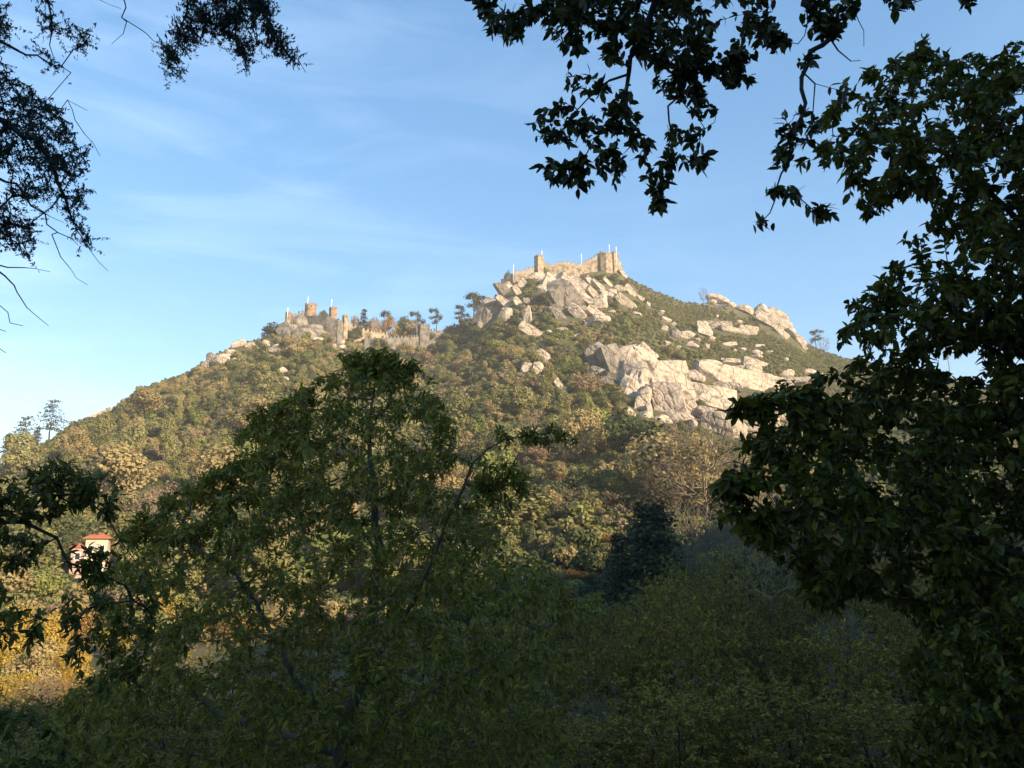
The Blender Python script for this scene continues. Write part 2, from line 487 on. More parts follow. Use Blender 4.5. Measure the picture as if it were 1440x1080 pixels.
def boulder_verts(V, seed, kind):
    r = np.random.default_rng(seed)
    v = V.copy()
    if kind == 'slab' or kind == 'block':
        v = v * 1.55
        ax = np.eye(3)
        for k in range(3):
            for s in (-1, 1):
                n = ax[k] * s + r.normal(0, 0.10 if kind == 'slab' else 0.17, 3); n /= np.linalg.norm(n)
                d = r.uniform(0.86, 1.0)
                e = np.maximum(v @ n - d, 0); v = v - e[:, None] * n
        for k in range(4 if kind == 'slab' else 6):
            n = r.normal(0, 1, 3); n /= np.linalg.norm(n)
            d = r.uniform(1.0, 1.25)
            e = np.maximum(v @ n - d, 0); v = v - e[:, None] * n
    elif kind == 'spike':
        v = v * (1.15, 1.15, 1.05)
        hz = (v[:, 2] + 1) / 2
        v[:, :2] *= np.clip(1.15 - 0.85 * hz, 0.12, 2)[:, None]
        for k in range(8):
            n = r.normal(0, 1, 3); n[2] = abs(n[2]) * .35; n /= np.linalg.norm(n)
            d = r.uniform(0.35, 0.6)
            e = np.maximum(v @ n - d, 0) * (np.abs(v[:, 2]) < 1.2); v = v - e[:, None] * n * .8
    else:
        v = v * 1.08
        for k in range(11):
            n = r.normal(0, 1, 3); n /= np.linalg.norm(n)
            d = r.uniform(0.66, 0.93)
            e = np.maximum(v @ n - d, 0); v = v - e[:, None] * n
    if kind == 'strata':
        v = v * (1, 1, 1)
        v[:, 2] += 0.05 * np.sin(v[:, 2] * 14)
    # weathered dents and splits
    dsp = np.zeros(len(v))
    for k in range(10):
        f = r.normal(0, 1, 3) * (2.0 + k * 0.9)
        dsp += np.sin(v @ f + r.uniform(0, 6.28)) / (2.4 + k * 0.9)
    nrm = v / np.maximum(np.linalg.norm(v, axis=1, keepdims=True), 1e-6)
    v = v + nrm * dsp[:, None] * 0.035
    if len(V) > 3000 and kind != 'slab':
        for f0, fr in (((r.normal(0, .35), .25, 1.0), r.uniform(1.1, 1.8)), ((1.0, r.normal(0, .4), r.normal(.25, .3)), r.uniform(1.3, 2.2))):
            f = np.array(f0); f /= np.linalg.norm(f)
            q = v @ f * fr + 0.10 * np.sin(v @ r.normal(0, 2.5, 3)) + r.uniform(0, 1)
            ce = np.floor(q).astype(np.int64); fr_ = q - ce
            st = (_h(ce, ce * 0 + int(seed), 0, 5) - .5) * 0.22
            ed = np.minimum(fr_, 1 - fr_)
            v = v + nrm * (st * np.clip(ed / 0.06, 0, 1) - np.exp(-(ed / 0.05) ** 2) * 0.07)[:, None]
    for k in range(5 if len(V) > 3000 else 3):                                # joints: narrow grooves right round the rock
        f = r.normal(0, 1, 3); f /= np.linalg.norm(f)
        g = (v @ f - r.uniform(-.5, .5) + 0.05 * np.sin(v @ r.normal(0, 4, 3)))
        v = v - nrm * (np.exp(-(g / 0.03) ** 2) * 0.10)[:, None]
    return v


ROCKBOX = []     # cx, cy, half width, half height in pixels: keeps trees off the rocks
_seed = [100]


def rock(cx, cy, w_, h_, ang=0.0, kind='round', mat='rock', label=None, desc=None, front=0.0):
    _seed[0] += 1
    r = np.random.default_rng(_seed[0])
    big = max(w_, h_) > 24
    V, T = ICO4 if big else ICO3
    v = boulder_verts(V, _seed[0], kind)
    q = hit(cx, min(cy + 0.3 * h_, cy + 6))
    Y = q[1] - front + 0.25 * min(w_, h_) * q[1] / F
    m = Y / F * (1.22 if min(w_, h_) > 9 else 1.06)
    sx, sz = w_ * m / 2, h_ * m / 2
    sy = max(0.55 * min(sx, sz) + 0.2 * max(sx, sz), min(sx, sz) * .8)
    v = v * (sx, sy, sz)
    yaw = r.uniform(-0.35, 0.35)
    ca, sa = math.cos(yaw), math.sin(yaw)
    v = np.stack([v[:, 0] * ca - v[:, 1] * sa, v[:, 0] * sa + v[:, 1] * ca, v[:, 2]], 1)
    tilt = R(r.uniform(-14, 8)); ct, st_ = math.cos(tilt), math.sin(tilt)
    v = np.stack([v[:, 0], v[:, 1] * ct - v[:, 2] * st_, v[:, 1] * st_ + v[:, 2] * ct], 1)
    a = -R(ang); ca, sa = math.cos(a), math.sin(a)
    v = np.stack([v[:, 0] * ca - v[:, 2] * sa, v[:, 1], v[:, 0] * sa + v[:, 2] * ca], 1)
    c = at(cx, cy, Y)
    o = put('boulder', mesh('boulder', v, T, mats=[M[mat]], smooth=False), loc=c, cat='boulder', group='granite boulders on the hillside')
    hw = (abs(w_ * math.cos(a)) + abs(h_ * math.sin(a))) / 2; hh = (abs(w_ * math.sin(a)) + abs(h_ * math.cos(a))) / 2
    ROCKBOX.append((cx, cy, hw, hh))
    if label:
        o['label'] = label
    else:
        size = 'large' if max(w_, h_) > 30 else ('small' if max(w_, h_) < 15 else 'middling')
        tone = {'rock': 'pale', 'rock_grey': 'grey', 'rock_strata': 'ribbed pale'}[mat]
        nm = {'slab': 'leaning slab' if abs(ang) > 15 else 'flat slab', 'block': 'squarish block', 'round': 'rounded boulder', 'spike': 'pointed rock', 'strata': 'rock face'}[kind]
        label_later(o, f'{size} {tone} {nm}', c)
    return o


B_, S_, K_, P_ = 'round', 'slab', 'block', 'spike'
G_ = 'rock_grey'
rock(798, 429, 66, 29, 52, S_, G_, label='huge leaning grey slab with bright edge below the summit castle wall', front=3)  # grey colour carries the shade of the slab's left face
rock(821, 421, 68, 11, 46, S_, label='long bright narrow slab lying along the right edge of the huge leaning slab', front=1)
for a in [(820, 408, 40, 14, 48, S_), (774, 402, 24, 22, 30, K_), (753, 391, 26, 13, 0, B_), (727, 412, 26, 9, 52, S_), (719, 406, 22, 8, 52, S_), (709, 411, 28, 11, 50, S_, G_),
          (714, 429, 32, 10, 36, S_), (712, 444, 20, 22, 0, B_), (844, 427, 17, 20, 0, K_), (844, 451, 24, 20, 0, B_), (842, 377, 16, 11, 30, K_),
          (843, 404, 32, 7, 46, S_), (830, 396, 20, 8, 46, S_), (869, 406, 20, 10, 5, B_), (861, 413, 12, 13, 0, B_), (878, 425, 30, 10, 38, S_), (887, 411, 26, 9, 50, S_), (876, 386, 18, 5, 52, S_),
          (783, 443, 28, 13, 50, S_, G_), (828, 456, 20, 9, 0, B_), (762, 398, 14, 10, 20, B_), (735, 400, 12, 12, 40, S_), (806, 392, 10, 14, 60, S_), (788, 389, 8, 9, 60, S_), (790, 463, 16, 6, 10, B_)]:
    rock(*a)
for a in [(800, 401, 34, 13, 40, S_), (786, 411, 20, 20, 40, K_, G_), (762, 409, 18, 14, 20, B_), (836, 441, 22, 12, 35, S_), (812, 442, 26, 12, 48, S_), (836, 417, 34, 8, 46, S_), (740, 425, 14, 12, 0, B_, G_), (729, 428, 20, 9, 50, S_), (852, 414, 22, 8, 42, S_), (854, 398, 20, 6, 46, S_), (778, 390, 14, 8, 20, B_)]:
    rock(*a)
rock(687, 444, 36, 42, 0, B_, G_, label='big rounded grey boulder at the foot of the dark ridge pines', front=2)
rock(742, 445, 21, 36, 0, P_, label='pointed pale rock pillar standing between shrubs left of the huge leaning slab', front=2)
for a in [(746, 466, 32, 13, 30, S_), (700, 430, 18, 22, 20, B_), (676, 458, 12, 16, 0, B_, G_), (763, 499, 18, 15, 0, B_), (768, 508, 12, 14, 0, B_), (772, 467, 10, 7, 0, B_), (814, 474, 16, 9, 0, B_),
          (896, 442, 15, 7, 10, B_), (860, 440, 12, 8, 0, B_), (870, 448, 9, 5, 0, B_), (912, 428, 8, 5, 30, S_), (900, 420, 12, 6, 40, S_), (695, 485, 13, 11, 0, B_)]:
    rock(*a)
rock(739, 521, 13, 18, 10, K_, label='left upright stone of the split white rocks at mid slope')
rock(755, 524, 15, 20, -8, K_, label='right upright stone of the split white rocks at mid slope')
for a in [(788, 546, 28, 9, 62, S_), (795, 555, 20, 8, 60, S_), (805, 570, 9, 9, 0, B_), (836, 556, 8, 12, 0, B_, G_)]:
    rock(*a)
# blocks on the heath
for a in [(937, 450, 15, 9, 20, B_), (930, 439, 10, 6, 0, B_), (946, 456, 10, 6, 0, B_), (988, 465, 17, 19, 0, K_), (964, 472, 22, 14, 0, B_), (949, 471, 14, 15, 0, B_, G_), (939, 484, 14, 9, 20, B_),
          (971, 486, 19, 11, 0, B_), (1001, 476, 12, 8, 0, B_), (994, 487, 8, 8, 0, B_), (1026, 484, 20, 6, -8, S_), (981, 478, 9, 8, 0, B_), (934, 462, 13, 8, 0, B_),
          (1012, 459, 34, 11, 8, S_), (1028, 464, 36, 8, 8, S_), (1050, 466, 26, 12, 10, S_), (1040, 452, 10, 5, 0, B_), (1065, 496, 18, 8, 5, B_), (1068, 487, 16, 4, -5, S_), (1045, 492, 10, 6, 0, B_), (955, 488, 9, 6, 0, B_)]:
    rock(*a)
# skyline crag
for a in [(1010, 422, 30, 12, 14, B_), (1000, 425, 14, 9, 0, B_), (1030, 430, 16, 9, 20, B_), (1046, 436, 24, 13, 25, B_), (1071, 439, 24, 20, 20, B_), (1092, 445, 30, 15, 32, S_), (1084, 455, 36, 14, 38, S_), (1103, 459, 24, 15, 35, B_),
          (1112, 469, 24, 14, 40, B_), (1124, 480, 22, 9, 42, S_), (1131, 489, 14, 5, 45, S_), (1098, 468, 24, 8, 40, S_)]:
    rock(*a)
# the great cliff: broad masses first, blocks in front of them
rock(915, 556, 84, 92, 0, K_, label='broad body of the great pale cliff showing between its blocks', front=-17)
rock(1030, 541, 104, 40, 8, K_, label='wide pale rock mass beneath the layered ledges', front=-15)
rock(988, 566, 90, 60, 18, B_, label='sloping pale rock mass joining the great cliff to the ribbed face', front=-14)
rock(1085, 598, 120, 56, 8, 'strata', 'rock_strata', label='widest ribbed pale rock mass low behind the dark leaves', front=-11)
rock(896, 510, 54, 36, 18, B_, label='broad smooth whaleback boulder crowning the great pale cliff', front=2)
rock(863, 516, 28, 54, -24, K_, G_, label='tall shaded grey block leaning on the whaleback boulder', front=2)  # shade of this face is put into the grey colour
for a in [(841, 508, 28, 38, -15, K_, G_), (842, 528, 26, 26, 35, B_, G_), (837, 489, 13, 9, 0, B_), (889, 489, 19, 8, -20, B_), (907, 496, 28, 14, 35, S_), (852, 538, 16, 18, 40, K_, G_),
          (916, 533, 38, 38, 0, B_), (893, 527, 19, 18, 0, B_), (944, 538, 28, 30, 0, K_), (887, 556, 24, 48, -6, B_), (902, 568, 18, 40, 12, S_), (917, 553, 24, 24, 20, K_),
          (941, 572, 42, 46, 0, K_), (966, 576, 20, 40, -16, S_), (927, 566, 18, 42, -10, S_), (954, 590, 38, 16, 4, B_), (885, 583, 18, 13, 50, S_), (930, 594, 28, 18, 15, B_), (908, 591, 22, 20, 35, B_),
          (947, 517, 20, 18, 0, B_), (935, 521, 16, 11, 0, B_), (860, 545, 14, 12, 0, B_), (912, 578, 12, 20, 0, B_), (975, 598, 12, 14, 0, B_), (925, 603, 16, 12, 0, B_)]:
    rock(*a)
# layered ledges
for a in [(977, 531, 28, 20, 10, B_), (987, 518, 13, 24, 25, S_), (1001, 515, 26, 17, 0, B_), (1032, 509, 36, 8, 4, S_), (1060, 512, 30, 11, 14, S_), (1060, 522, 26, 17, 8, B_), (1030, 519, 36, 9, 3, S_),
          (1030, 532, 46, 17, 6, K_), (1067, 542, 38, 17, 4, K_), (1023, 545, 34, 12, 10, S_), (980, 545, 38, 9, 8, S_), (982, 560, 44, 15, 14, S_), (1017, 557, 26, 15, 10, B_), (1010, 570, 46, 18, 18, K_),
          (1105, 526, 21, 12, 0, B_), (1112, 537, 50, 9, 2, S_), (1139, 523, 16, 10, 0, B_), (1100, 545, 34, 8, 2, S_), (1065, 501, 17, 7, 0, B_), (1106, 505, 7, 5, 0, B_), (1078, 530, 20, 10, 10, B_), (1130, 548, 24, 9, 0, B_)]:
    rock(*a)
T_ = 'rock_strata'
rock(1050, 590, 74, 44, 20, 'strata', T_, label='ribbed pale cliff face just behind the dark leaf spray', front=1)
rock(1018, 600, 54, 38, 25, 'strata', T_, label='ribbed pale rock shoulder sloping down to the leafless tree', front=2)
for a in [(1090, 588, 54, 40, 15, 'strata', T_), (1062, 612, 56, 24, 10, 'strata', T_), (995, 585, 30, 26, 25, 'strata', T_), (1120, 575, 40, 24, 5, 'strata', T_), (1150, 590, 40, 30, 5, 'strata', T_)]:
    rock(*a)
# long ridge and lower castle knoll
rock(297, 503, 20, 21, -14, P_, G_, label='dark pointed crag standing on the long ridge skyline', front=2)
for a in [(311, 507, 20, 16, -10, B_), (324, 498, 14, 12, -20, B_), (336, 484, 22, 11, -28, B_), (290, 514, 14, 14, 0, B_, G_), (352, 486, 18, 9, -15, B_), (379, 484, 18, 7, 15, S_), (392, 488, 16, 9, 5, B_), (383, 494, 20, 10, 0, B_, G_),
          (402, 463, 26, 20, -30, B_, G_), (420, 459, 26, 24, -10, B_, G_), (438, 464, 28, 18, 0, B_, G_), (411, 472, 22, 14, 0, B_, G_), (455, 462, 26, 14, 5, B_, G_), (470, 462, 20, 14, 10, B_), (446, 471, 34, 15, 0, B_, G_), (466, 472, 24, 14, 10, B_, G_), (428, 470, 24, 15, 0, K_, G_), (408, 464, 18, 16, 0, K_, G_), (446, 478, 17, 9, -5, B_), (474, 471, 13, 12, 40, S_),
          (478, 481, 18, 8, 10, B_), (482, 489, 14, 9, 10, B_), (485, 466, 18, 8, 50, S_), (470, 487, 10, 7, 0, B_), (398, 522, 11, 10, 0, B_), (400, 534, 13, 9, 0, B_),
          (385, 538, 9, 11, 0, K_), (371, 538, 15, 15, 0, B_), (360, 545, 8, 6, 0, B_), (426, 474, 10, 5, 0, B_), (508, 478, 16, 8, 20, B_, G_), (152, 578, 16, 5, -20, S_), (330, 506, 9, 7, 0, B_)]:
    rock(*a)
rock(139, 583, 20, 6, -24, S_, label='white slab bared on the long ridge above the skyline pines')
# small loose stones
r_ = np.random.default_rng(5)
for k in range(46):
    cx = r_.uniform(905, 1160); cy = r_.uniform(440, 560)
    if any(abs(cx - b[0]) < b[2] + 4 and abs(cy - b[1]) < b[3] + 4 for b in ROCKBOX): continue
    if cy < np.interp(cx, SKY[:, 0], SKY[:, 1]) + 8: continue
    rock(cx, cy, r_.uniform(4, 9), r_.uniform(3, 6), r_.uniform(-10, 30), B_)

# ------------------------------------------------------------------ castle
def wall_run(pts, mat, label, group, depth, thick=1.4, bury=12, merlons=True):
    """pts: px, top py, base py, depth offset; a crenellated curtain wall"""
    t3 = [at(a, b, depth(a) + d) for a, b, c, d in pts]
    b3 = [at(a, c, depth(a) + d) for a, b, c, d in pts]
    root = put('curtain_wall', None, loc=b3[0], label=label, cat='castle wall', group=group, kind='thing')
    mb = MB(); o0 = b3[0]
    for k in range(len(pts) - 1):
        p, q = t3[k], t3[k + 1]
        d = (q - p)[:2]; ln = np.hypot(*d); d = d / ln; n = np.array([-d[1], d[0], 0]) * thick / 2
        e = np.array([d[0], d[1], 0]) * (0.02 if k % 2 else 0.0)
        bz = min(b3[k][2], b3[k + 1][2]) - bury
        pb = np.array([p[0], p[1], b3[k][2] - bury]); qb = np.array([q[0], q[1], b3[k + 1][2] - bury])
        mb.hexa(np.array([pb - n - e, qb - n + e, qb + n + e, pb + n - e]) - o0, np.array([p - n - e, q - n + e, q + n + e, p + n - e]) - o0)
    put('wall', mb.mesh('wall', [M[mat]]), root)
    if merlons:
        for k in range(len(pts) - 1):
            p, q = t3[k], t3[k + 1]
            d = q - p; ln = np.hypot(d[0], d[1]); cnt = max(1, int(round(ln / 2.3)))
            yaw = math.atan2(d[1], d[0])
            for j in range(cnt):
                c = p + d * (j + 0.5) / cnt
                if rng.random() < .1: continue
                h = 1.65 * rng.uniform(.6, 1.15)
                put('merlon', MB().box((0, 0, -0.25), ln / cnt * 0.5, thick * 0.7, h + .25, 0).mesh('merlon', [M[mat]]), root, loc=c - o0, rot=(0, 0, yaw))
    return root


def tower(px0, px1, ptop, pbase, Y, mat, name, label, square=True, bury=14, yaw=0.35, windows=(), n_m=None, group=None):
    wd = (px1 - px0) * Y / F
    c = at((px0 + px1) / 2, pbase, Y)
    top = at((px0 + px1) / 2, ptop, Y)
    h = top[2] - c[2] - 1.2
    root = put(name, None, loc=c, label=label, cat='tower', group=group)
    if square:
        sd = wd / (abs(math.cos(yaw)) + abs(math.sin(yaw)))
        put('wall', MB().box((0, 0, -bury), sd, sd, h + bury, yaw).mesh('wall', [M[mat]]), root)
        put('parapet', MB().box((0, 0, h + 0.002), sd * 1.03, sd * 1.03, 0.35, yaw).mesh('parapet', [M[mat]]), root)
        k = n_m or 4
        ca, sa = math.cos(yaw), math.sin(yaw)
        for i in range(k):
            for side in range(4):
                f = (i + 0.5) / k - 0.5
                if i == k - 1 and k < 4: pass
                q = [(f, -0.47), (0.47, f), (-f, 0.47), (-0.47, -f)][side]
                x, y = q[0] * sd, q[1] * sd
                put('merlon', MB().box((0, 0, 0), sd / k * .55, sd / k * .5, 1.5).mesh('merlon', [M[mat]]), root, loc=(x * ca - y * sa, x * sa + y * ca, h + 0.354), rot=(0, 0, yaw + side * math.pi / 2))
        rad = sd / 2
        fr = np.array([sa, -ca, 0])
    else:
        rad = wd / 2
        sides = 8 if wd > 9 else 14
        put('wall', MB().tube((0, 0, -bury), rad * 1.1, rad, h + bury, sides).mesh('wall', [M[mat]]), root)
        put('parapet', MB().tube((0, 0, h + .002), rad * 1.03, rad * 1.03, 0.35, sides).mesh('parapet', [M[mat]]), root)
        k = n_m or 12
        for i in range(k):
            a = 2 * math.pi * i / k
            if rng.random() < .12: continue
            put('merlon', MB().box((0, 0, 0), 0.5, 2 * math.pi * rad / k * .5, 1.5 * rng.uniform(.55, 1.1)).mesh('merlon', [M[mat]]), root, loc=(math.cos(a) * rad * .93, math.sin(a) * rad * .93, h + .354), rot=(0, 0, a))
    for (wx, wy, ww, wh) in windows:
        p = at(wx, wy, Y) - c
        y = -math.sqrt(max(rad * rad - p[0] ** 2, 0.1)) if not square else -rad - abs(p[0]) * 0
        put('window', MB().box((0, 0, -wh / 2), ww, 0.5, wh).mesh('window', [M['dark']]), root, loc=(p[0], y + 0.1, p[2]))
    return root


def flagpole(px, ptop, pbase, Y, label):
    b = at(px, pbase, Y); t = at(px, ptop, Y)
    h = t[2] - b[2]
    root = put('flagpole', None, loc=b, label=label, cat='flagpole', group='white flagpoles on the castles')
    put('pole', MB().tube((0, 0, -1.5), 0.16, 0.11, h + 1.5, 8).mesh('pole', [M['white']], True), root)
    put('finial', MB().tube((0, 0, h), 0.2, 0.05, 0.35, 8).mesh('finial', [M['white']], True), root)
    # limp flag hanging down the pole in folds
    n = 9; zz = np.linspace(0, -h * 0.33, 6)
    V = []
    for i, z in enumerate(zz):
        for j in range(n):
            f = j / (n - 1)
            V.append((0.12 + f * (0.32 - 0.03 * i), 0.16 * math.sin(f * 9 + i * .6) * f, z - f * 0.5))
    Q = [(i * n + j, i * n + j + 1, (i + 1) * n + j + 1, (i + 1) * n + j) for i in range(5) for j in range(n - 1)]
    put('flag', mesh('flag', V, Q=Q, mats=[M['cloth']], smooth=True), root, loc=(0, 0, h - .1))


dU = lambda px: ridge_depth(px) - 3.0
UP = 'walls of the summit castle'
wall_run([(704, 398, 408, 6), (713, 390, 402, 3), (723, 384, 397, 0)], 'stone_grey', 'short dark crenellated wall stepping down at the lower end of the summit castle', UP, dU)  # dark grey colour paints the shade on this end of the wall
wall_run([(723, 384, 397, 0), (737, 381, 396, -1), (752, 378, 394, -1)], 'stone', 'crenellated wall between the lowest flagpole and the square summit tower', UP, dU)
tower(751, 765, 361, 388, dU(757) - 1, 'stone', 'square_tower', 'slim square crenellated tower rising over the summit castle wall', yaw=0.55, n_m=3, group='castle towers')
wall_run([(764, 370, 388, 0), (773, 373, 391, -1), (785, 371, 391, -2), (797, 369.5, 391, -2.5), (808, 372, 391, -2), (818, 372.5, 390, -1), (832, 365, 387, -1.5), (842, 358, 381, -1)], 'stone',
         'long sunlit crenellated wall between the square tower and the round keep', UP, dU)
wall_run([(822, 372, 380, 9), (834, 364, 376, 8), (846, 356, 372, 7)], 'stone_grey', 'rear crenellated wall showing over the long sunlit summit wall', UP, dU)
tower(841, 862, 357.5, 379, dU(852) - 1, 'stone', 'round_keep', 'wide round crenellated keep at the top end of the summit castle', False, n_m=16, group='castle towers')
tower(860, 870, 356, 382, dU(866) + 1, 'stone', 'square_turret', 'narrow square turret joined to the right side of the round keep', yaw=0.4, n_m=3, group='castle towers')
wall_run([(868, 366, 384, 0), (873, 371, 386, 3)], 'stone', 'short bright end wall falling from the round keep to the heath', UP, dU)
flagpole(722, 372, 394, dU(722) - 1, 'white flagpole at the lower corner of the summit wall')
flagpole(762, 352, 366, dU(762) - 1, 'white flagpole on the slim square tower')
flagpole(818, 357, 378, dU(818) - 2, 'white flagpole rising from the middle of the long summit wall')
flagpole(857, 344, 358, dU(857) - 1, 'white flagpole on top of the round keep')
flagpole(867, 347, 372, dU(867) - 3, 'tall white flagpole beside the narrow turret')
dL = lambda px: ridge_depth(px) - 4.0
LO = 'walls of the lower castle'
tower(400, 410, 441, 455, dL(405) + 2, 'brick', 'square_tower', 'small ruddy tower at the outer end of the lower castle', yaw=0.5, n_m=3, group='castle towers')
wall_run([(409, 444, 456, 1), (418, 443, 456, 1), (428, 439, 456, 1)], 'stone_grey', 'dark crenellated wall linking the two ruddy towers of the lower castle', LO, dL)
tower(427.5, 444.5, 428.5, 452, dL(436) + 10, 'brick', 'round_tower', 'round ruddy crenellated tower with a dark doorway in the lower castle', False, n_m=11, windows=[(434, 438, 1.1, 1.6), (440, 433, .7, .9)], group='castle towers')
wall_run([(426, 445, 462, 5), (444, 444, 462, -3), (460, 443.5, 462, -10), (474, 449.5, 464, -14)], 'stone_grey', 'plain grey wall facing the valley below the round ruddy tower', LO, dL, merlons=False)  # shade on this wall is also put into its dark grey colour
tower(461.5, 474, 434, 452, dL(468) - 5, 'brick', 'square_tower', 'ruddy square tower with tall flagpole beside the plain grey wall', yaw=0.6, n_m=3, group='castle towers')
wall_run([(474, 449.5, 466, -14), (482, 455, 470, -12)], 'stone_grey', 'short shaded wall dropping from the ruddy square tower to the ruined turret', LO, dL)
tower(480, 489, 445, 470, dL(484) - 8, 'stone', 'ruined_turret', 'bright ruined turret where the curtain wall leaves the lower castle', yaw=0.7, n_m=2, group='castle towers')
wall_run([(488, 452, 472, -4), (497, 460, 476, -5), (508, 464, 479, -6), (520, 467, 481, -6), (532, 469, 483, -5), (546, 471, 484, -5)], 'stone', 'sunlit crenellated curtain wall descending from the ruined turret', LO, dL)
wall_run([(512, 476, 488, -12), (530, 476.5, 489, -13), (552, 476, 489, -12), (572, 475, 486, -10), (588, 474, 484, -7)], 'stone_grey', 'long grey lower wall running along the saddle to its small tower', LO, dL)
tower(586, 604.5, 458, 480, dL(595) - 5, 'stone_grey', 'square_tower', 'small grey square tower in the saddle between the castles', yaw=0.4, n_m=4, group='castle towers')
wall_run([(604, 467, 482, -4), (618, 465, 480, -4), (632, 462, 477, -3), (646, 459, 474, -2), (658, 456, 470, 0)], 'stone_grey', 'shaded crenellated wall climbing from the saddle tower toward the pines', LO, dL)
flagpole(404, 433, 444, dL(404), 'white flagpole on the small outer ruddy tower')
flagpole(432.5, 417, 432, dL(432) + 10, 'white flagpole on the round ruddy tower')
flagpole(465.6, 421, 438, dL(465) - 5, 'tall white flagpole on the ruddy square tower')
mb_ = at(585, 482, dL(585) - 8); mh_ = at(585, 441, dL(585) - 8)[2] - mb_[2]
mast = put('mast', None, loc=mb_, label='thin bare grey mast beside the small saddle tower', cat='mast')
put('pole', MB().tube((0, 0, -6), 0.14, 0.09, mh_ + 6, 8).mesh('pole', [M['stone_grey']], True), mast)
put('finial', MB().tube((0, 0, mh_), 0.16, 0.04, 0.4, 8).mesh('finial', [M['stone_grey']], True), mast)
CASTLEBOX = [(700, 350, 880, 392), (396, 425, 496, 464), (490, 456, 662, 483)]

# ------------------------------------------------------------------ leaves and branches
def tmpl(wid, fold=0.10, droop=0.12):
    V = np.array([(0, 0, 0), (-wid * .85, .28, fold * wid * 3), (0, .30, 0), (wid * .85, .28, fold * wid * 3), (-wid * .8, .66, fold * wid * 2 - droop * .4), (0, .68, -droop * .45),
                  (wid * .8, .66, fold * wid * 2 - droop * .4), (0, 1, -droop)], float)
    return V, np.array([(0, 2, 1), (0, 3, 2), (4, 5, 7), (5, 6, 7)]), np.array([(1, 2, 5, 4), (2, 3, 6, 5)])


def nrm(v):
    return v / np.maximum(np.linalg.norm(v, axis=-1, keepdims=True), 1e-9)


def leaves(P, D, U, Ln, tm):
    V, T, Q = tm
    y = nrm(D); x = nrm(np.cross(y, U)); z = np.cross(x, y)
    W = (x[:, None] * V[None, :, 0, None] + y[:, None] * V[None, :, 1, None] + z[:, None] * V[None, :, 2, None]) * Ln[:, None, None] + P[:, None]
    n = len(P); o = np.arange(n)[:, None, None] * len(V)
    return W.reshape(-1, 3), (T[None] + o).reshape(-1, 3), (Q[None] + o).reshape(-1, 4)


def in_poly(poly, x, y):
    poly = np.asarray(poly, float); c = np.zeros(len(x), bool); j = len(poly) - 1
    for i in range(len(poly)):
        xi, yi = poly[i]; xj, yj = poly[j]
        if yi != yj:
            c ^= ((yi > y) != (yj > y)) & (x < (xj - xi) * (y - yi) / (yj - yi) + xi)
        j = i
    return c


def edge_d(poly, x, y):
    poly = np.asarray(poly, float); best = np.full(len(x), 1e9)
    for i in range(len(poly)):
        a = poly[i - 1]; b = poly[i]; d = b - a; L2 = d @ d + 1e-9
        t = np.clip(((x - a[0]) * d[0] + (y - a[1]) * d[1]) / L2, 0, 1)
        best = np.minimum(best, np.hypot(x - a[0] - t * d[0], y - a[1] - t * d[1]))
    return best


def crown_pts(poly, n, Y0, T, r, gap=0.35, gscale=45.0, seed=1, holes=()):
    """points spread through a crown: its outline as seen, its own distance Y0 and half depth T"""
    poly = np.asarray(poly, float)
    lo = poly.min(0); hi = poly.max(0)
    X = r.uniform(lo[0], hi[0], n * 12); Yp = r.uniform(lo[1], hi[1], n * 12)
    k = in_poly(poly, X, Yp) & (vnoise(X / gscale, Yp / gscale, seed) * .65 + vnoise(X / gscale * 2.7, Yp / gscale * 2.7, seed + 3) * .35 > gap * r.uniform(.75, 1.2, len(X)))
    for hx, hy, hr in holes:
        k &= np.hypot(X - hx, Yp - hy) > hr * r.uniform(.8, 1.1, len(X))
    X = X[k][:n]; Yp = Yp[k][:n]
    d = edge_d(poly, X, Yp)
    half = T * np.sqrt(np.clip(d / 90.0, 0.04, 1))
    return at(X, Yp, Y0 + half * r.uniform(-1, 1, len(X)))


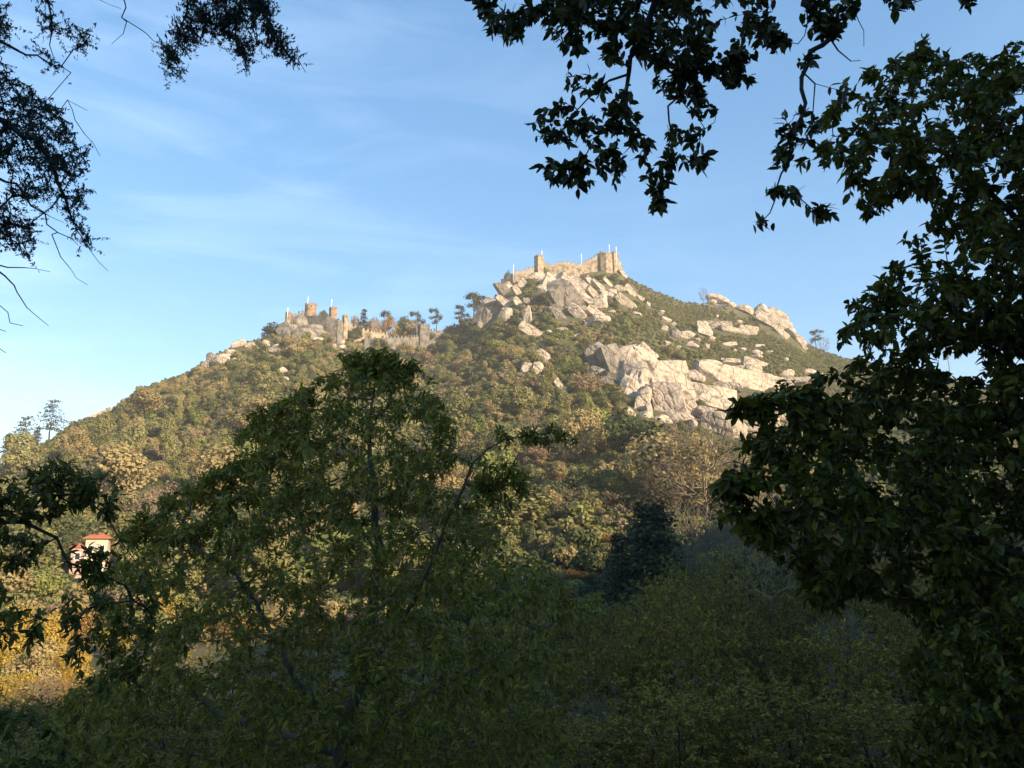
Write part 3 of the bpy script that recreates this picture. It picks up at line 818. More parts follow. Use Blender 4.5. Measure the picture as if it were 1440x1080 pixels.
def grow(limbs, targets, r, alpha=0.4, r_tip=0.004, step=0.45, wob=0.12, expo=2.4):
    """limbs: (points, radius at start, radius at end); targets join the nearest branch one by one"""
    P, par, mr, lim = [], [], [], []
    for li, (pts, ra, rb) in enumerate(limbs):
        pts = np.asarray(pts, float)
        seg = np.linalg.norm(np.diff(pts, axis=0), axis=1); cum = np.concatenate([[0], np.cumsum(seg)])
        m = max(2, int(cum[-1] / step) + 1)
        tt = np.linspace(0, cum[-1], m)
        q = np.stack([np.interp(tt, cum, pts[:, k]) for k in range(3)], 1)
        q[1:-1] += r.normal(0, wob * step * .5, (max(m - 2, 0), 3))
        if P:
            A = np.array(P); first = int(np.argmin(np.linalg.norm(A - q[0], axis=1)))
        else:
            first = -1
        for k in range(m):
            P.append(q[k]); par.append(first if k == 0 else len(P) - 2); lim.append(li)
            mr.append(ra + (rb - ra) * k / (m - 1))
    nl = len(P)
    targets = np.asarray(targets, float)
    n = len(targets)
    pl = [0.0]
    for k in range(1, nl):
        pl.append(pl[par[k]] + np.linalg.norm(P[k] - P[par[k]]) * 0.3 if par[k] >= 0 else 0)
    cost = np.full(n, 1e9); src = np.zeros(n, int)
    for k in range(nl):
        c = np.linalg.norm(targets - P[k], axis=1) + alpha * pl[k]
        u = c < cost; cost[u] = c[u]; src[u] = k
    done = np.zeros(n, bool); tips = np.zeros(n, int)
    for _ in range(n):
        j = int(np.argmin(np.where(done, 1e12, cost)))
        done[j] = True
        s = src[j]; a = P[s]; b = targets[j]; ln = np.linalg.norm(b - a)
        m = max(1, int(ln / step)); prev = s
        for k in range(1, m + 1):
            q = a + (b - a) * k / m
            if k < m: q = q + r.normal(0, wob * ln * .35, 3) + np.array([0, 0, 0.04 * ln])
            P.append(q); par.append(prev); mr.append(0); lim.append(-1)
            pl.append(pl[prev] + ln / m)
            prev = len(P) - 1
            c = np.linalg.norm(targets - q, axis=1) + alpha * pl[prev]
            u = (c < cost) & ~done; cost[u] = c[u]; src[u] = prev
        tips[j] = prev
    P = np.array(P); par = np.array(par); rad = np.zeros(len(P))
    acc = np.zeros(len(P))
    for k in range(len(P) - 1, -1, -1):
        rad[k] = max(acc[k] ** (1 / expo) if acc[k] > 0 else r_tip, r_tip, mr[k])
        if par[k] >= 0: acc[par[k]] += min(rad[k], 0.5) ** expo if mr[k] == 0 else 0
    # keep twigs slimmer than what carries them
    for k in range(len(P)):
        if par[k] >= 0 and rad[k] > rad[par[k]]: rad[k] = rad[par[k]]
    return P, par, rad, tips, np.array(lim)


def tubes(P, par, rad, sel, mb=None):
    mb = mb or MB()
    e = np.nonzero(sel & (par >= 0))[0]
    for n, msk in ((7, rad[e] > 0.04), (5, (rad[e] <= 0.04) & (rad[e] > 0.012)), (3, rad[e] <= 0.012)):
        c = e[msk]
        if not len(c): continue
        a = P[par[c]]; b = P[c]; ra = np.minimum(rad[par[c]], rad[c] * 1.25); rb = rad[c]
        d = nrm(b - a); ref = np.where(np.abs(d[:, 2:3]) > 0.9, np.array([[1., 0, 0]]), np.array([[0, 0, 1.]]))
        u = nrm(np.cross(d, ref)); v = np.cross(d, u)
        b = b + d * rb[:, None] * .5
        an = np.arange(n) / n * 2 * np.pi
        ring = u[:, None] * np.cos(an)[None, :, None] + v[:, None] * np.sin(an)[None, :, None]
        V = np.concatenate([a[:, None] + ring * ra[:, None, None], b[:, None] + ring * rb[:, None, None]], 1).reshape(-1, 3)
        i = np.arange(n); q = np.stack([i, (i + 1) % n, (i + 1) % n + n, i + n], 1)
        mb.add(V, Q=(q[None] + (np.arange(len(c)) * 2 * n)[:, None, None]).reshape(-1, 4))
    return mb


def rosettes(P, par, tips, r, per, Ln, tm, spread=0.9, grav=0.35, flat=0.7, back=0.25, size_var=0.42, tmin=0):
    t = P[tips]; d = nrm(t - P[par[tips]] + 1e-6)
    d = nrm(d + np.array([0, 0, -0.15]))
    n = len(t)
    k = per
    ref = np.where(np.abs(d[:, 2:3]) > 0.9, np.array([[1., 0, 0]]), np.array([[0, 0, 1.]]))
    u = nrm(np.cross(d, ref)); v = np.cross(d, u)
    ph = r.uniform(0, 6.28, (n, 1)) + np.arange(k)[None] * 2.4
    rad_ = u[:, None] * np.cos(ph)[..., None] + v[:, None] * np.sin(ph)[..., None]
    s = r.uniform(0, 1, (n, k, 1))
    D = d[:, None] * (0.25 + r.uniform(0, .5, (n, k, 1))) + rad_ * spread + np.array([0, 0, -grav]) * r.uniform(.3, 1.5, (n, k, 1))
    D = nrm(D + r.normal(0, .12, (n, k, 3)))
    B = t[:, None] - d[:, None] * s * back
    U = nrm(np.array([0, 0, 1.0]) * flat + r.normal(0, .45, (n, k, 3)) + rad_ * 0.0)
    keep = r.random((n, k)) < 0.9
    Lr = Ln * r.uniform(1 - size_var, 1 + size_var, (n, k))
    return leaves(B[keep], D[keep], U[keep], Lr[keep], tm)


def big_tree(name, label, cat, limbs, targets, r, leafmat, bark, per, Ln, tm, trunk_limbs=1, group=None, extra=None, **kw):
    g = {k: kw.pop(k) for k in list(kw) if k in ('alpha', 'r_tip', 'step', 'wob', 'expo')}
    P, par, rad, tips, lim = grow(limbs, targets, r, **g)
    o0 = np.asarray(limbs[0][0][0], float)
    root = put(name, None, loc=o0, label=label, cat=cat, group=group)
    tr = (lim >= 0) & (lim < trunk_limbs)
    put('trunk', tubes(P - o0, par, rad, tr).mesh('trunk', [M[bark]], True), root)
    put('branches', tubes(P - o0, par, rad, ~tr).mesh('branches', [M[bark]], True), root)
    V, T, Q = rosettes(P - o0, par, tips, r, per, Ln, tm, **kw)
    put('crown', mesh('crown', V, T, Q, [M[leafmat]], False), root)
    return root


# ------------------------------------------------------------------ foreground trees
def line(pts):
    return np.array([at(a, b, y) for a, b, y in pts])


# sweet chestnut in the middle
r = np.random.default_rng(11)
poly_c = [(330, 618), (345, 585), (390, 565), (405, 535), (450, 528), (500, 512), (530, 498), (562, 508), (600, 530), (625, 560), (645, 590), (640, 620), (650, 650), (690, 665), (705, 700),
          (745, 760), (790, 815), (860, 850), (840, 900), (800, 980), (790, 1120), (40, 1120), (60, 1010), (120, 930), (140, 850), (160, 770), (200, 725), (250, 700), (300, 672), (335, 650)]
tg = np.concatenate([
    crown_pts(poly_c, 2300, 16.5, 4.2, r, 0.43, 34, 4),
    crown_pts([(160, 770), (250, 700), (400, 690), (640, 690), (790, 815), (840, 900), (790, 1120), (40, 1120), (120, 930)], 1300, 17, 4.5, r, 0.40, 40, 14),
    crown_pts([(335, 620), (350, 585), (395, 568), (410, 540), (455, 532), (500, 515), (530, 500), (560, 512), (598, 535), (622, 565), (642, 595), (636, 622), (640, 660), (600, 720), (480, 740), (360, 720), (300, 680)], 560, 16.5, 3.4, r, 0.42, 24, 44),
    crown_pts([(325, 625), (345, 582), (395, 560), (440, 545), (450, 600), (420, 660), (350, 670)], 150, 16.2, 1.6, r, 0.36, 22, 45),
    crown_pts([(170, 760), (200, 715), (250, 690), (300, 665), (345, 650), (340, 720), (260, 770)], 190, 15.6, 1.4, r, 0.36, 24, 46),
    crown_pts([(690, 602), (730, 608), (770, 598), (805, 604), (800, 622), (760, 632), (720, 628)], 30, 15.0, .3, r, 0.2, 30, 5),
    crown_pts([(640, 640), (700, 650), (745, 660), (755, 700), (720, 720), (660, 700)], 70, 15.2, .5, r, 0.42, 30, 6),
    crown_pts([(480, 505), (535, 488), (565, 500), (600, 525), (540, 545), (490, 535)], 120, 16.0, 1.0, r, 0.2, 30, 7)])
gz = float(terr(-3.5, 17))
base = at(470, 1500, 17); base[2] = gz - .2
limbs = [
    (np.vstack([base, line([(475, 1180, 17), (480, 1040, 17), (505, 960, 17), (525, 860, 16.8), (532, 770, 16.6), (525, 680, 16.4), (518, 600, 16.2), (528, 530, 16)])]), .22, .02),
    (line([(505, 960, 17), (580, 850, 16.3), (620, 760, 15.8), (650, 680, 15.4), (665, 645, 15.2), (715, 615, 15), (775, 607, 15)]), .06, .012),
    (line([(480, 1040, 17), (420, 960, 16), (360, 850, 15.5), (320, 790, 15), (270, 770, 15)]), .09, .02),
    (line([(480, 1050, 17), (600, 980, 18), (700, 920, 18.5), (790, 870, 18.5)]), .09, .02),
    (line([(480, 1060, 17), (300, 1000, 18), (200, 900, 18.5), (170, 800, 18)]), .09, .02),
    (line([(532, 780, 16.6), (470, 700, 17.5), (420, 640, 17.5), (370, 605, 17)]), .04, .01),
    (line([(528, 860, 16.8), (610, 800, 18.5), (690, 760, 18.5)]), .04, .01)]
big_tree('chestnut_tree', 'large shaded sweet chestnut with narrow toothed leaves standing in front of the hill', 'tree', limbs, tg, r, 'f_chestnut', 'bark_grey', 14, 0.155, tmpl(.16, .16, .14), alpha=.25, grav=.28, back=.36, size_var=.42, spread=1.0)

# broad-leaved tree filling the right side
r = np.random.default_rng(12)
polyR1 = [(1470, 30), (1430, 50), (1395, 78), (1355, 68), (1325, 80), (1298, 58), (1268, 78), (1240, 92), (1205, 92), (1183, 105), (1170, 150), (1152, 180), (1140, 210), (1115, 232), (1150, 240), (1185, 236),
          (1190, 262), (1200, 296), (1238, 306), (1252, 280), (1300, 276), (1318, 296), (1290, 322), (1262, 338), (1300, 345), (1290, 366), (1245, 374), (1248, 392), (1220, 402), (1225, 418), (1165, 432), (1195, 440),
          (1190, 470), (1172, 486), (1210, 500), (1240, 520), (1330, 500), (1390, 480), (1600, 500), (1600, 30)]
polyR2 = [(1190, 500), (1140, 530), (1090, 545), (1060, 575), (1080, 600), (1050, 620), (1010, 690), (1005, 735), (1050, 755), (1085, 790), (1110, 800), (1135, 845), (1175, 868), (1210, 830), (1250, 845), (1290, 880), (1320, 905),
          (1300, 960), (1320, 1010), (1290, 1120), (1600, 1120), (1600, 470), (1400, 480), (1360, 535), (1320, 520), (1250, 510)]
tg = np.concatenate([
    crown_pts(polyR1, 1500, 8.6, 1.5, r, 0.36, 40, 21, holes=[(1338, 245, 16), (1388, 272, 14), (1372, 378, 20), (1310, 350, 16), (1290, 130, 16), (1400, 190, 8)]),
    crown_pts([(1440, 40), (1380, 90), (1330, 200), (1350, 330), (1330, 430), (1420, 500), (1600, 500), (1600, 30)], 500, 9.4, 1.5, r, 0.3, 50, 24),
    crown_pts(polyR2, 2300, 9.0, 1.7, r, 0.36, 46, 22, holes=[(1325, 512, 14), (1350, 498, 22)]),
    crown_pts([(1220, 520), (1160, 620), (1200, 740), (1300, 820), (1400, 1000), (1600, 1120), (1600, 480), (1380, 520)], 1100, 10.5, 1.5, r, 0.25, 60, 26),
    crown_pts([(998, 574), (1040, 563), (1080, 562), (1130, 550), (1180, 560), (1150, 590), (1080, 590), (1030, 588)], 60, 7.6, .25, r, 0.25, 30, 23),
    crown_pts([(1000, 680), (1060, 660), (1100, 700), (1080, 760), (1030, 750)], 60, 7.8, .4, r, 0.3, 30, 25)])
base = np.array([8.6, 10.2, float(terr(8.6, 10.2)) - .2])
limbs = [
    (np.vstack([base, (8.5, 10.2, 0.5), (8.4, 10, 4), (8.3, 9.8, 8.5)]), .26, .06),
    (line([(1580, 420, 9.6), (1450, 330, 9), (1330, 210, 8.6), (1240, 190, 8.4), (1180, 215, 8.2)]), .06, .012),
    (line([(1580, 520, 9.6), (1430, 500, 9), (1300, 450, 8.6), (1210, 430, 8.4)]), .05, .01),
    (line([(1570, 620, 9.6), (1420, 590, 9), (1280, 570, 8.6), (1140, 570, 8), (1050, 578, 7.6), (1005, 577, 7.6)]), .06, .006),
    (line([(1570, 820, 9.6), (1430, 780, 9.2), (1300, 740, 8.8), (1160, 720, 8.4), (1050, 725, 8)]), .06, .01),
    (line([(1570, 1000, 9.6), (1480, 900, 9.2), (1340, 850, 9), (1230, 840, 8.8)]), .05, .01),
    (line([(1480, 330, 9), (1400, 180, 9), (1340, 100, 9)]), .03, .01),
    (line([(1570, 1050, 9.6), (1450, 1000, 9), (1360, 960, 8.6)]), .05, .01)]
big_tree('broadleaf_tree', 'tall dark broad leaved tree overhanging the whole right side of the view', 'tree', limbs, tg, r, 'f_right', 'bark', 11, 0.118, tmpl(.26, .15, .16), alpha=.25, grav=.45, back=.2)

# lower right darker tree close by
r = np.random.default_rng(13)
tg = np.concatenate([crown_pts([(1440, 820), (1380, 850), (1320, 890), (1260, 930), (1280, 1000), (1240, 1060), (1300, 1120), (1650, 1120), (1650, 820)], 700, 7.4, 1.0, r, .35, 40, 31)])
base = np.array([6.6, 7.4, float(terr(6.6, 7.4)) - .2])
big_tree('beech_tree', 'low dark beech sapling with drooping leaves at the bottom right corner', 'tree',
         [(np.vstack([base, (6.5, 7.4, -2.5), (6.3, 7.4, -1.0), (6.1, 7.4, 0.2)]), .09, .02), (np.vstack([(6.4, 7.4, -2.2), line([(1450, 1010, 7.4), (1330, 1010, 7.3)])]), .03, .008),
          (np.vstack([(6.3, 7.4, -1.4), line([(1480, 900, 7.4), (1380, 890, 7.3)])]), .03, .008)], tg, r, 'f_right', 'bark', 11, 0.088, tmpl(.25, .12, .14), alpha=.25, grav=.3)

# oak hanging over from above
r = np.random.default_rng(14)
YO = 6.6
OP = [[(690, -60), (652, -2), (672, 6), (684, 45), (712, 58), (735, 50), (725, 28), (760, 30), (775, 68), (812, 74), (830, 45), (850, 40), (845, 75), (870, 90), (890, 80), (920, 95), (985, 100), (1000, 80),
       (1020, 85), (1035, 100), (1060, 70), (1105, 60), (1090, 30), (1140, -60)],
      [(790, 100), (815, 92), (850, 105), (862, 125), (835, 135), (800, 125)], [(738, 165), (770, 150), (810, 145), (838, 165), (845, 200), (830, 215), (800, 205), (760, 200), (740, 185)],
      [(752, 235), (790, 225), (830, 225), (838, 250), (812, 270), (780, 262)], [(840, 145), (880, 130), (900, 160), (890, 185), (855, 180)], [(880, 190), (915, 180), (918, 200), (900, 228), (885, 225)],
      [(838, 208), (875, 205), (876, 235), (862, 262), (845, 240)], [(930, 180), (985, 178), (990, 200), (950, 205)], [(905, 232), (940, 218), (975, 215), (1000, 208), (995, 235), (960, 230), (945, 255), (910, 262)], [(908, 262), (945, 270), (940, 298), (912, 290)],
      [(920, 100), (985, 95), (990, 130), (950, 138), (925, 125)], [(985, 90), (1050, 85), (1060, 115), (1045, 122), (1000, 105)], [(970, 130), (1000, 135), (995, 158), (975, 155)],
      [(1120, -40), (1190, -40), (1205, 10), (1195, 35), (1160, 50), (1140, 20)], [(1130, 75), (1150, 80), (1145, 95), (1130, 92)], [(1095, 160), (1130, 155), (1150, 180), (1135, 215), (1100, 190)],
      [(1085, 205), (1110, 200), (1112, 235), (1090, 238)], [(1085, 262), (1125, 258), (1128, 285), (1100, 278)], [(1066, 308), (1076, 306), (1074, 320), (1064, 320)], [(1140, 285), (1170, 280), (1178, 305), (1150, 310)],
      [(1245, -20), (1285, -20), (1285, 8), (1262, 22), (1245, 10)], [(1348, -20), (1376, -20), (1374, 8), (1354, 14)], [(1170, 130), (1190, 120), (1188, 140)], [(1150, 30), (1185, 40), (1175, 62), (1150, 55)]]
ON = [850, 16, 48, 40, 34, 16, 22, 14, 30, 14, 40, 34, 10, 70, 5, 24, 14, 12, 3, 9, 14, 8, 3, 12]
tg = np.concatenate([crown_pts(p, n, YO, 0.8 if n > 100 else 0.25, r, 0.12 if n < 100 else .34, 34, 40 + k) for k, (p, n) in enumerate(zip(OP, ON))])
base = np.array([7.8, 3.0, float(terr(7.8, 3.0)) - .2])
limbs = [
    (np.vstack([base, (7.6, 3.0, 1.5), (7.0, 3.4, 5.0), (6.2, 4.4, 7.6)]), .34, .16),
    (np.vstack([(6.2, 4.4, 7.6), at(1150, -260, 6.2), at(1010, -120, YO), at(930, -60, YO), at(925, 0, YO), at(900, 60, YO), at(882, 95, YO), at(880, 150, YO), at(868, 190, YO)]), .13, .012),
    (np.vstack([at(1200, -250, 6.0), at(1140, -40, YO), at(1130, 5, YO), at(1175, 45, YO), at(1160, 60, YO), at(1140, 75, YO), at(1128, 110, YO), at(1128, 150, YO), at(1110, 210, YO), at(1100, 245, YO), at(1088, 290, YO), at(1068, 315, YO)]), .05, .005),
    (line([(1128, 100, YO), (1143, 115, YO), (1145, 140, YO), (1140, 200, YO)]), .010, .004),
    (line([(1165, 50, YO), (1188, 70, YO), (1200, 92, YO), (1210, 85, YO)]), .012, .004),
    (line([(1135, 12, YO), (1137, 40, YO), (1122, 62, YO)]), .010, .003),
    (line([(1195, -40, YO), (1205, 20, YO), (1215, 65, YO)]), .010, .003),
    (line([(970, 100, YO), (960, 130, YO), (945, 150, YO), (945, 200, YO), (940, 250, YO), (925, 285, YO)]), .014, .005),
    (line([(965, 150, YO), (985, 165, YO), (1000, 185, YO), (1008, 155, YO)]), .006, .003),
    (line([(882, 105, YO), (840, 120, YO), (810, 160, YO), (790, 185, YO)]), .014, .005),
    (line([(880, 150, YO), (850, 185, YO), (830, 205, YO), (815, 245, YO)]), .012, .005)]
big_tree('oak_tree', 'oak overhanging from above with drooping leafy twigs dark against the blue sky', 'tree', limbs, tg, r, 'f_oak', 'bark', 6, 0.10, tmpl(.25, .06, .12), alpha=.12, step=.14, wob=.22, grav=.45, spread=.75, back=.14, r_tip=.0035)

# cypress with hanging sprays at the upper left
r = np.random.default_rng(15)
YC = 6.2
CPoly = [([(-60, 75), (0, 80), (30, 110), (70, 145), (100, 165), (125, 200), (128, 230), (100, 260), (70, 255), (40, 235), (0, 230), (-60, 230)], 420, .8),
         ([(0, 230), (50, 240), (100, 265), (140, 265), (120, 280), (100, 320), (60, 290), (0, 270)], 60, .4), ([(-40, 285), (10, 285), (40, 300), (55, 330), (45, 365), (20, 350), (-40, 345)], 110, .5),
         ([(255, -30), (262, 30), (240, 60), (228, 108), (262, 100), (275, 70), (300, 30), (310, -30)], 170, .4), ([(290, -30), (310, 40), (335, 80), (350, 98), (365, 60), (380, 20), (360, -30)], 190, .4),
         ([(350, -30), (380, 15), (395, 60), (430, 100), (405, 92), (380, 75), (350, 30)], 90, .3), ([(280, 20), (305, 60), (330, 20)], 40, .3), ([(-60, 10), (20, 0), (15, 50), (-60, 80)], 80, .4),
         ([(40, -20), (75, 0), (80, 40), (60, 50), (45, 10)], 20, .3), ([(90, 30), (130, 45), (120, 70), (95, 55)], 16, .2), ([(60, 70), (100, 90), (70, 95)], 8, .2), ([(80, 270), (110, 320), (135, 345), (100, 335)], 16, .2)]
tg = np.concatenate([crown_pts(p, int(n * 1.7), YC, T, r, .36, 16, 60 + k) for k, (p, n, T) in enumerate(CPoly)])
base = np.array([-6.6, 5.4, float(terr(-6.6, 5.4)) - .2])
limbs = [
    (np.vstack([base, (-6.5, 5.4, 1), (-6.4, 5.5, 4), (-6.3, 5.5, 9.5)]), .28, .08),
    (np.vstack([(-6.4, 5.5, 3.6), at(-40, 150, YC), at(20, 180, YC), at(60, 205, YC), at(85, 260, YC), at(105, 315, YC), at(130, 350, YC)]), .06, .004),
    (np.vstack([(-6.4, 5.5, 4.4), at(-40, 50, YC), at(0, 60, YC), at(60, 85, YC), at(100, 102, YC)]), .04, .004),
    (np.vstack([(-6.4, 5.5, 5.4), at(-60, -60, YC), at(60, -40, YC), at(70, 30, YC), at(75, 80, YC)]), .04, .004),
    (np.vstack([(-6.4, 5.5, 6.2), at(-20, -160, YC), at(180, -140, YC), at(300, -90, YC), at(340, -20, YC), at(330, 50, YC), at(345, 95, YC)]), .06, .005),
    (np.vstack([at(260, -100, YC), at(265, 0, YC), at(250, 60, YC), at(232, 105, YC)]), .02, .003),
    (np.vstack([at(340, -40, YC), at(370, 10, YC), at(395, 65, YC), at(430, 102, YC)]), .02, .003),
    (np.vstack([at(120, -140, YC), at(165, -20, YC), at(178, 30, YC), at(205, 50, YC), at(232, 65, YC)]), .014, .003),
    (np.vstack([at(178, 30, YC), at(172, 50, YC), at(157, 62, YC)]), .006, .002),
    (np.vstack([at(100, -140, YC), at(130, 0, YC), at(170, 12, YC)]), .008, .002),
    (np.vstack([at(-40, 230, YC), at(30, 270, YC), at(70, 320, YC), at(110, 345, YC)]), .016, .003),
    (np.vstack([(-6.4, 5.5, 1.6), at(-40, 320, YC), at(20, 340, YC), at(40, 360, YC)]), .03, .003),
    (np.vstack([at(-40, 350, YC), at(0, 380, YC), at(35, 378, YC), at(70, 382, YC)]), .012, .002),
    (np.vstack([at(-40, 350, YC), at(0, 382, YC), at(30, 415, YC), at(68, 458, YC)]), .012, .002),
    (np.vstack([(-6.4, 5.5, 1.0), at(-30, 400, YC), at(5, 430, YC), at(12, 452, YC), at(32, 458, YC)]), .014, .003),
    (np.vstack([at(-30, 450, YC), at(0, 462, YC), at(8, 466, YC)]), .010, .003), (np.vstack([at(-30, 480, YC), at(0, 490, YC), at(8, 496, YC)]), .010, .003)]
for k in range(15):
    a = r.uniform(0, 105); b = r.uniform(120, 330) if k < 18 else r.uniform(0, 70)
    dx, dy = r.uniform(18, 48), r.uniform(10, 75)
    limbs.append((line([(a, b, YC), (a + dx * .35, b + dy * .5, YC), (a + dx * .8 + r.uniform(-6, 6), b + dy * .8, YC), (a + dx * 1.1, b + dy, YC)]), .006, .0018))
big_tree('cypress_tree', 'cypress at the upper left with fine dark hanging sprays and bare drooping twigs', 'tree', limbs, tg, r, 'f_cypress', 'bark', 34, 0.030, tmpl(.14, .05, .05), alpha=.3, step=.12, wob=.28, spread=.45, grav=.7, back=.20, flat=.2, r_tip=.0025)

# leafy tree at the left edge
r = np.random.default_rng(16)
tg = np.concatenate([
    crown_pts([(-60, 680), (0, 672), (45, 655), (85, 642), (120, 660), (150, 668), (135, 700), (110, 720), (60, 730), (0, 735), (-60, 760)], 230, 10.5, .9, r, .34, 30, 71),
    crown_pts([(90, 645), (150, 665), (172, 690), (168, 725), (178, 755), (150, 730), (110, 700)], 40, 10.5, .5, r, .3, 30, 72),
    crown_pts([(-60, 740), (40, 745), (70, 770), (50, 800), (-60, 810)], 70, 10.2, .5, r, .38, 30, 73),
    crown_pts([(-60, 820), (20, 800), (50, 860), (60, 900), (20, 920), (-60, 900)], 70, 10, .6, r, .42, 30, 74),
    crown_pts([(-60, 960), (20, 985), (60, 1010), (120, 1080), (60, 1120), (-60, 1120)], 110, 9.6, .6, r, .4, 30, 75),
    crown_pts([(95, 770), (130, 765), (160, 780), (150, 815), (100, 815)], 42, 10.6, .4, r, .3, 20, 79),
    crown_pts([(100, 790), (150, 800), (190, 790), (230, 850), (210, 930), (150, 990), (90, 930), (80, 850)], 150, 12, 1, r, .42, 34, 76)])
base = np.array([-8.9, 10.6, float(terr(-8.9, 10.6)) - .2])
limbs = [
    (np.vstack([base, (-8.8, 10.6, -1.5), (-8.6, 10.6, 0.6), (-8.4, 10.6, 1.6)]), .16, .05),
    (np.vstack([(-8.7, 10.6, 0.1), at(-20, 738, 10.5), at(28, 731, 10.5), at(64, 738, 10.5), at(92, 768, 10.5), at(100, 798, 10.5), at(150, 812, 10.6)]), .05, .01),
    (line([(30, 731, 10.5), (70, 690, 10.5), (108, 695, 10.5), (144, 712, 10.5), (155, 734, 10.5), (170, 770, 10.5), (195, 795, 10.5)]), .022, .006),
    (np.vstack([(-8.8, 10.6, -1.6), at(-40, 900, 10), at(20, 885, 10), at(50, 870, 10)]), .03, .006),
    (np.vstack([(-8.8, 10.6, -2.0), at(-20, 1000, 9.8), at(40, 1010, 9.6), at(75, 1030, 9.6)]), .03, .006)]
big_tree('leafy_tree', 'open branched broad leaved tree at the left edge framing the pink house', 'tree', limbs, tg, r, 'f_left', 'bark', 7, 0.125, tmpl(.2, .15, .24), alpha=.25, grav=.35)

# ------------------------------------------------------------------ kinds of hillside tree
def lobed(seed, wd, ht, n, leaf, lobes=7, low=0.12):
    """crown of leaf clumps spread over several bulging lobes, base at z=0"""
    r = np.random.default_rng(seed)
    C, Rr = [], []
    for k in range(lobes):
        a = r.uniform(0, 6.28); q = math.sqrt(r.uniform(0, 1)) * 0.33 * wd
        z = ht * r.uniform(low + .18, 0.78)
        f = 1 - 0.5 * abs(z / ht - .45)
        C.append((q * math.cos(a) * f * 1.15, q * math.sin(a) * f * 1.15, z + r.uniform(-.08, .14) * ht)); b_ = r.uniform(.10, .30); Rr.append((wd * b_, ht * b_ * r.uniform(.65, 1.15)))
    C.append((0, 0, ht * .72)); Rr.append((wd * .24, ht * .27))
    C = np.array(C); Rr = np.array(Rr)
    k = r.integers(0, len(C), n * 2)
    d = nrm(r.normal(0, 1, (n * 2, 3))); sh = r.uniform(.66, 1.2, (n * 2, 1))
    p = C[k] + d * np.stack([Rr[k, 0], Rr[k, 0], Rr[k, 1]], 1) * sh
    ins = np.zeros(n * 2, bool)
    for j in range(len(C)):
        e = (p - C[j]) / (Rr[j, 0], Rr[j, 0], Rr[j, 1])
        ins |= (np.sum(e * e, 1) < 0.42) & (k != j)
    ins |= p[:, 2] < ht * low
    p = p[~ins][:n]; d = d[~ins][:n]
    return clumps(p, d, leaf, r)


def clumps(p, d, leaf, r):
    n = len(p)
    z = nrm(d + r.normal(0, .42, (n, 3)) + (0, 0, .2)); x = nrm(np.cross(z, r.normal(0, 1, (n, 3)))); y = np.cross(z, x)
    s = leaf * r.uniform(.55, 1.35, (n, 1)); q = s * r.uniform(.5, .95, (n, 1))
    V = np.stack([p - x * s, p - y * q + x * s * .15, p + x * s, p + y * q - x * s * .1], 1).reshape(-1, 3)
    return V, np.arange(n * 4).reshape(-1, 4)


def trunk_mb(seed, wd, ht, nb=6, rad=None):
    r = np.random.default_rng(seed + 900)
    rad = rad or ht * .022
    tg = np.stack([r.normal(0, wd * .2, nb * 3), r.normal(0, wd * .2, nb * 3), r.uniform(ht * .4, ht * .85, nb * 3)], 1)
    P, par, rd, _, _ = grow([(np.array([(0, 0, -.6), (0.03 * wd, 0, ht * .3), (0, .04 * wd, ht * .6)]), rad, rad * .45)], tg, r, alpha=.3, r_tip=rad * .2, step=ht * .1)
    return tubes(P, par, rd, np.ones(len(P), bool))


def bare(seed, wd, ht, n, tip=0.02):
    r = np.random.default_rng(seed)
    d = nrm(r.normal(0, 1, (n, 3))); q = r.uniform(.35, 1, (n, 1)) ** .6
    tg = d * q * (wd / 2, wd / 2, ht * .42) + (0, 0, ht * .58)
    tg = tg[tg[:, 2] > ht * .2]
    P, par, rd, _, _ = grow([(np.array([(0, 0, -.6), (0.02 * wd, 0, ht * .25), (0, 0.02 * wd, ht * .5)]), ht * .012, ht * .006)], tg, r, alpha=.55, r_tip=tip, step=ht * .07, wob=.15)
    return tubes(P, par, rd, np.ones(len(P), bool))


def conifer(seed, wd, ht, n, leaf, tiers=9, low=.1):
    r = np.random.default_rng(seed)
    P = []; D = []
    for t in range(tiers):
        z = ht * (low + (1 - low) * t / tiers); rr = wd / 2 * (1 - t / tiers) ** .85 + wd * .04
        nb = 7
        for b in range(nb):
            a = r.uniform(0, 6.28); ln = rr * r.uniform(.6, 1.1)
            m = max(4, int(n / tiers / nb * (0.4 + rr / wd * 2)))
            s = np.sqrt(r.uniform(0, 1, m)) * ln
            P.append(np.stack([np.cos(a) * s + r.normal(0, .07 * wd, m), np.sin(a) * s + r.normal(0, .07 * wd, m), z - s * .25 + r.normal(0, ht * .025, m) + ht * .05], 1))
            D.append(np.tile((math.cos(a) * .5, math.sin(a) * .5, .7), (m, 1)))
    return clumps(np.concatenate(P), np.concatenate(D), leaf, r)


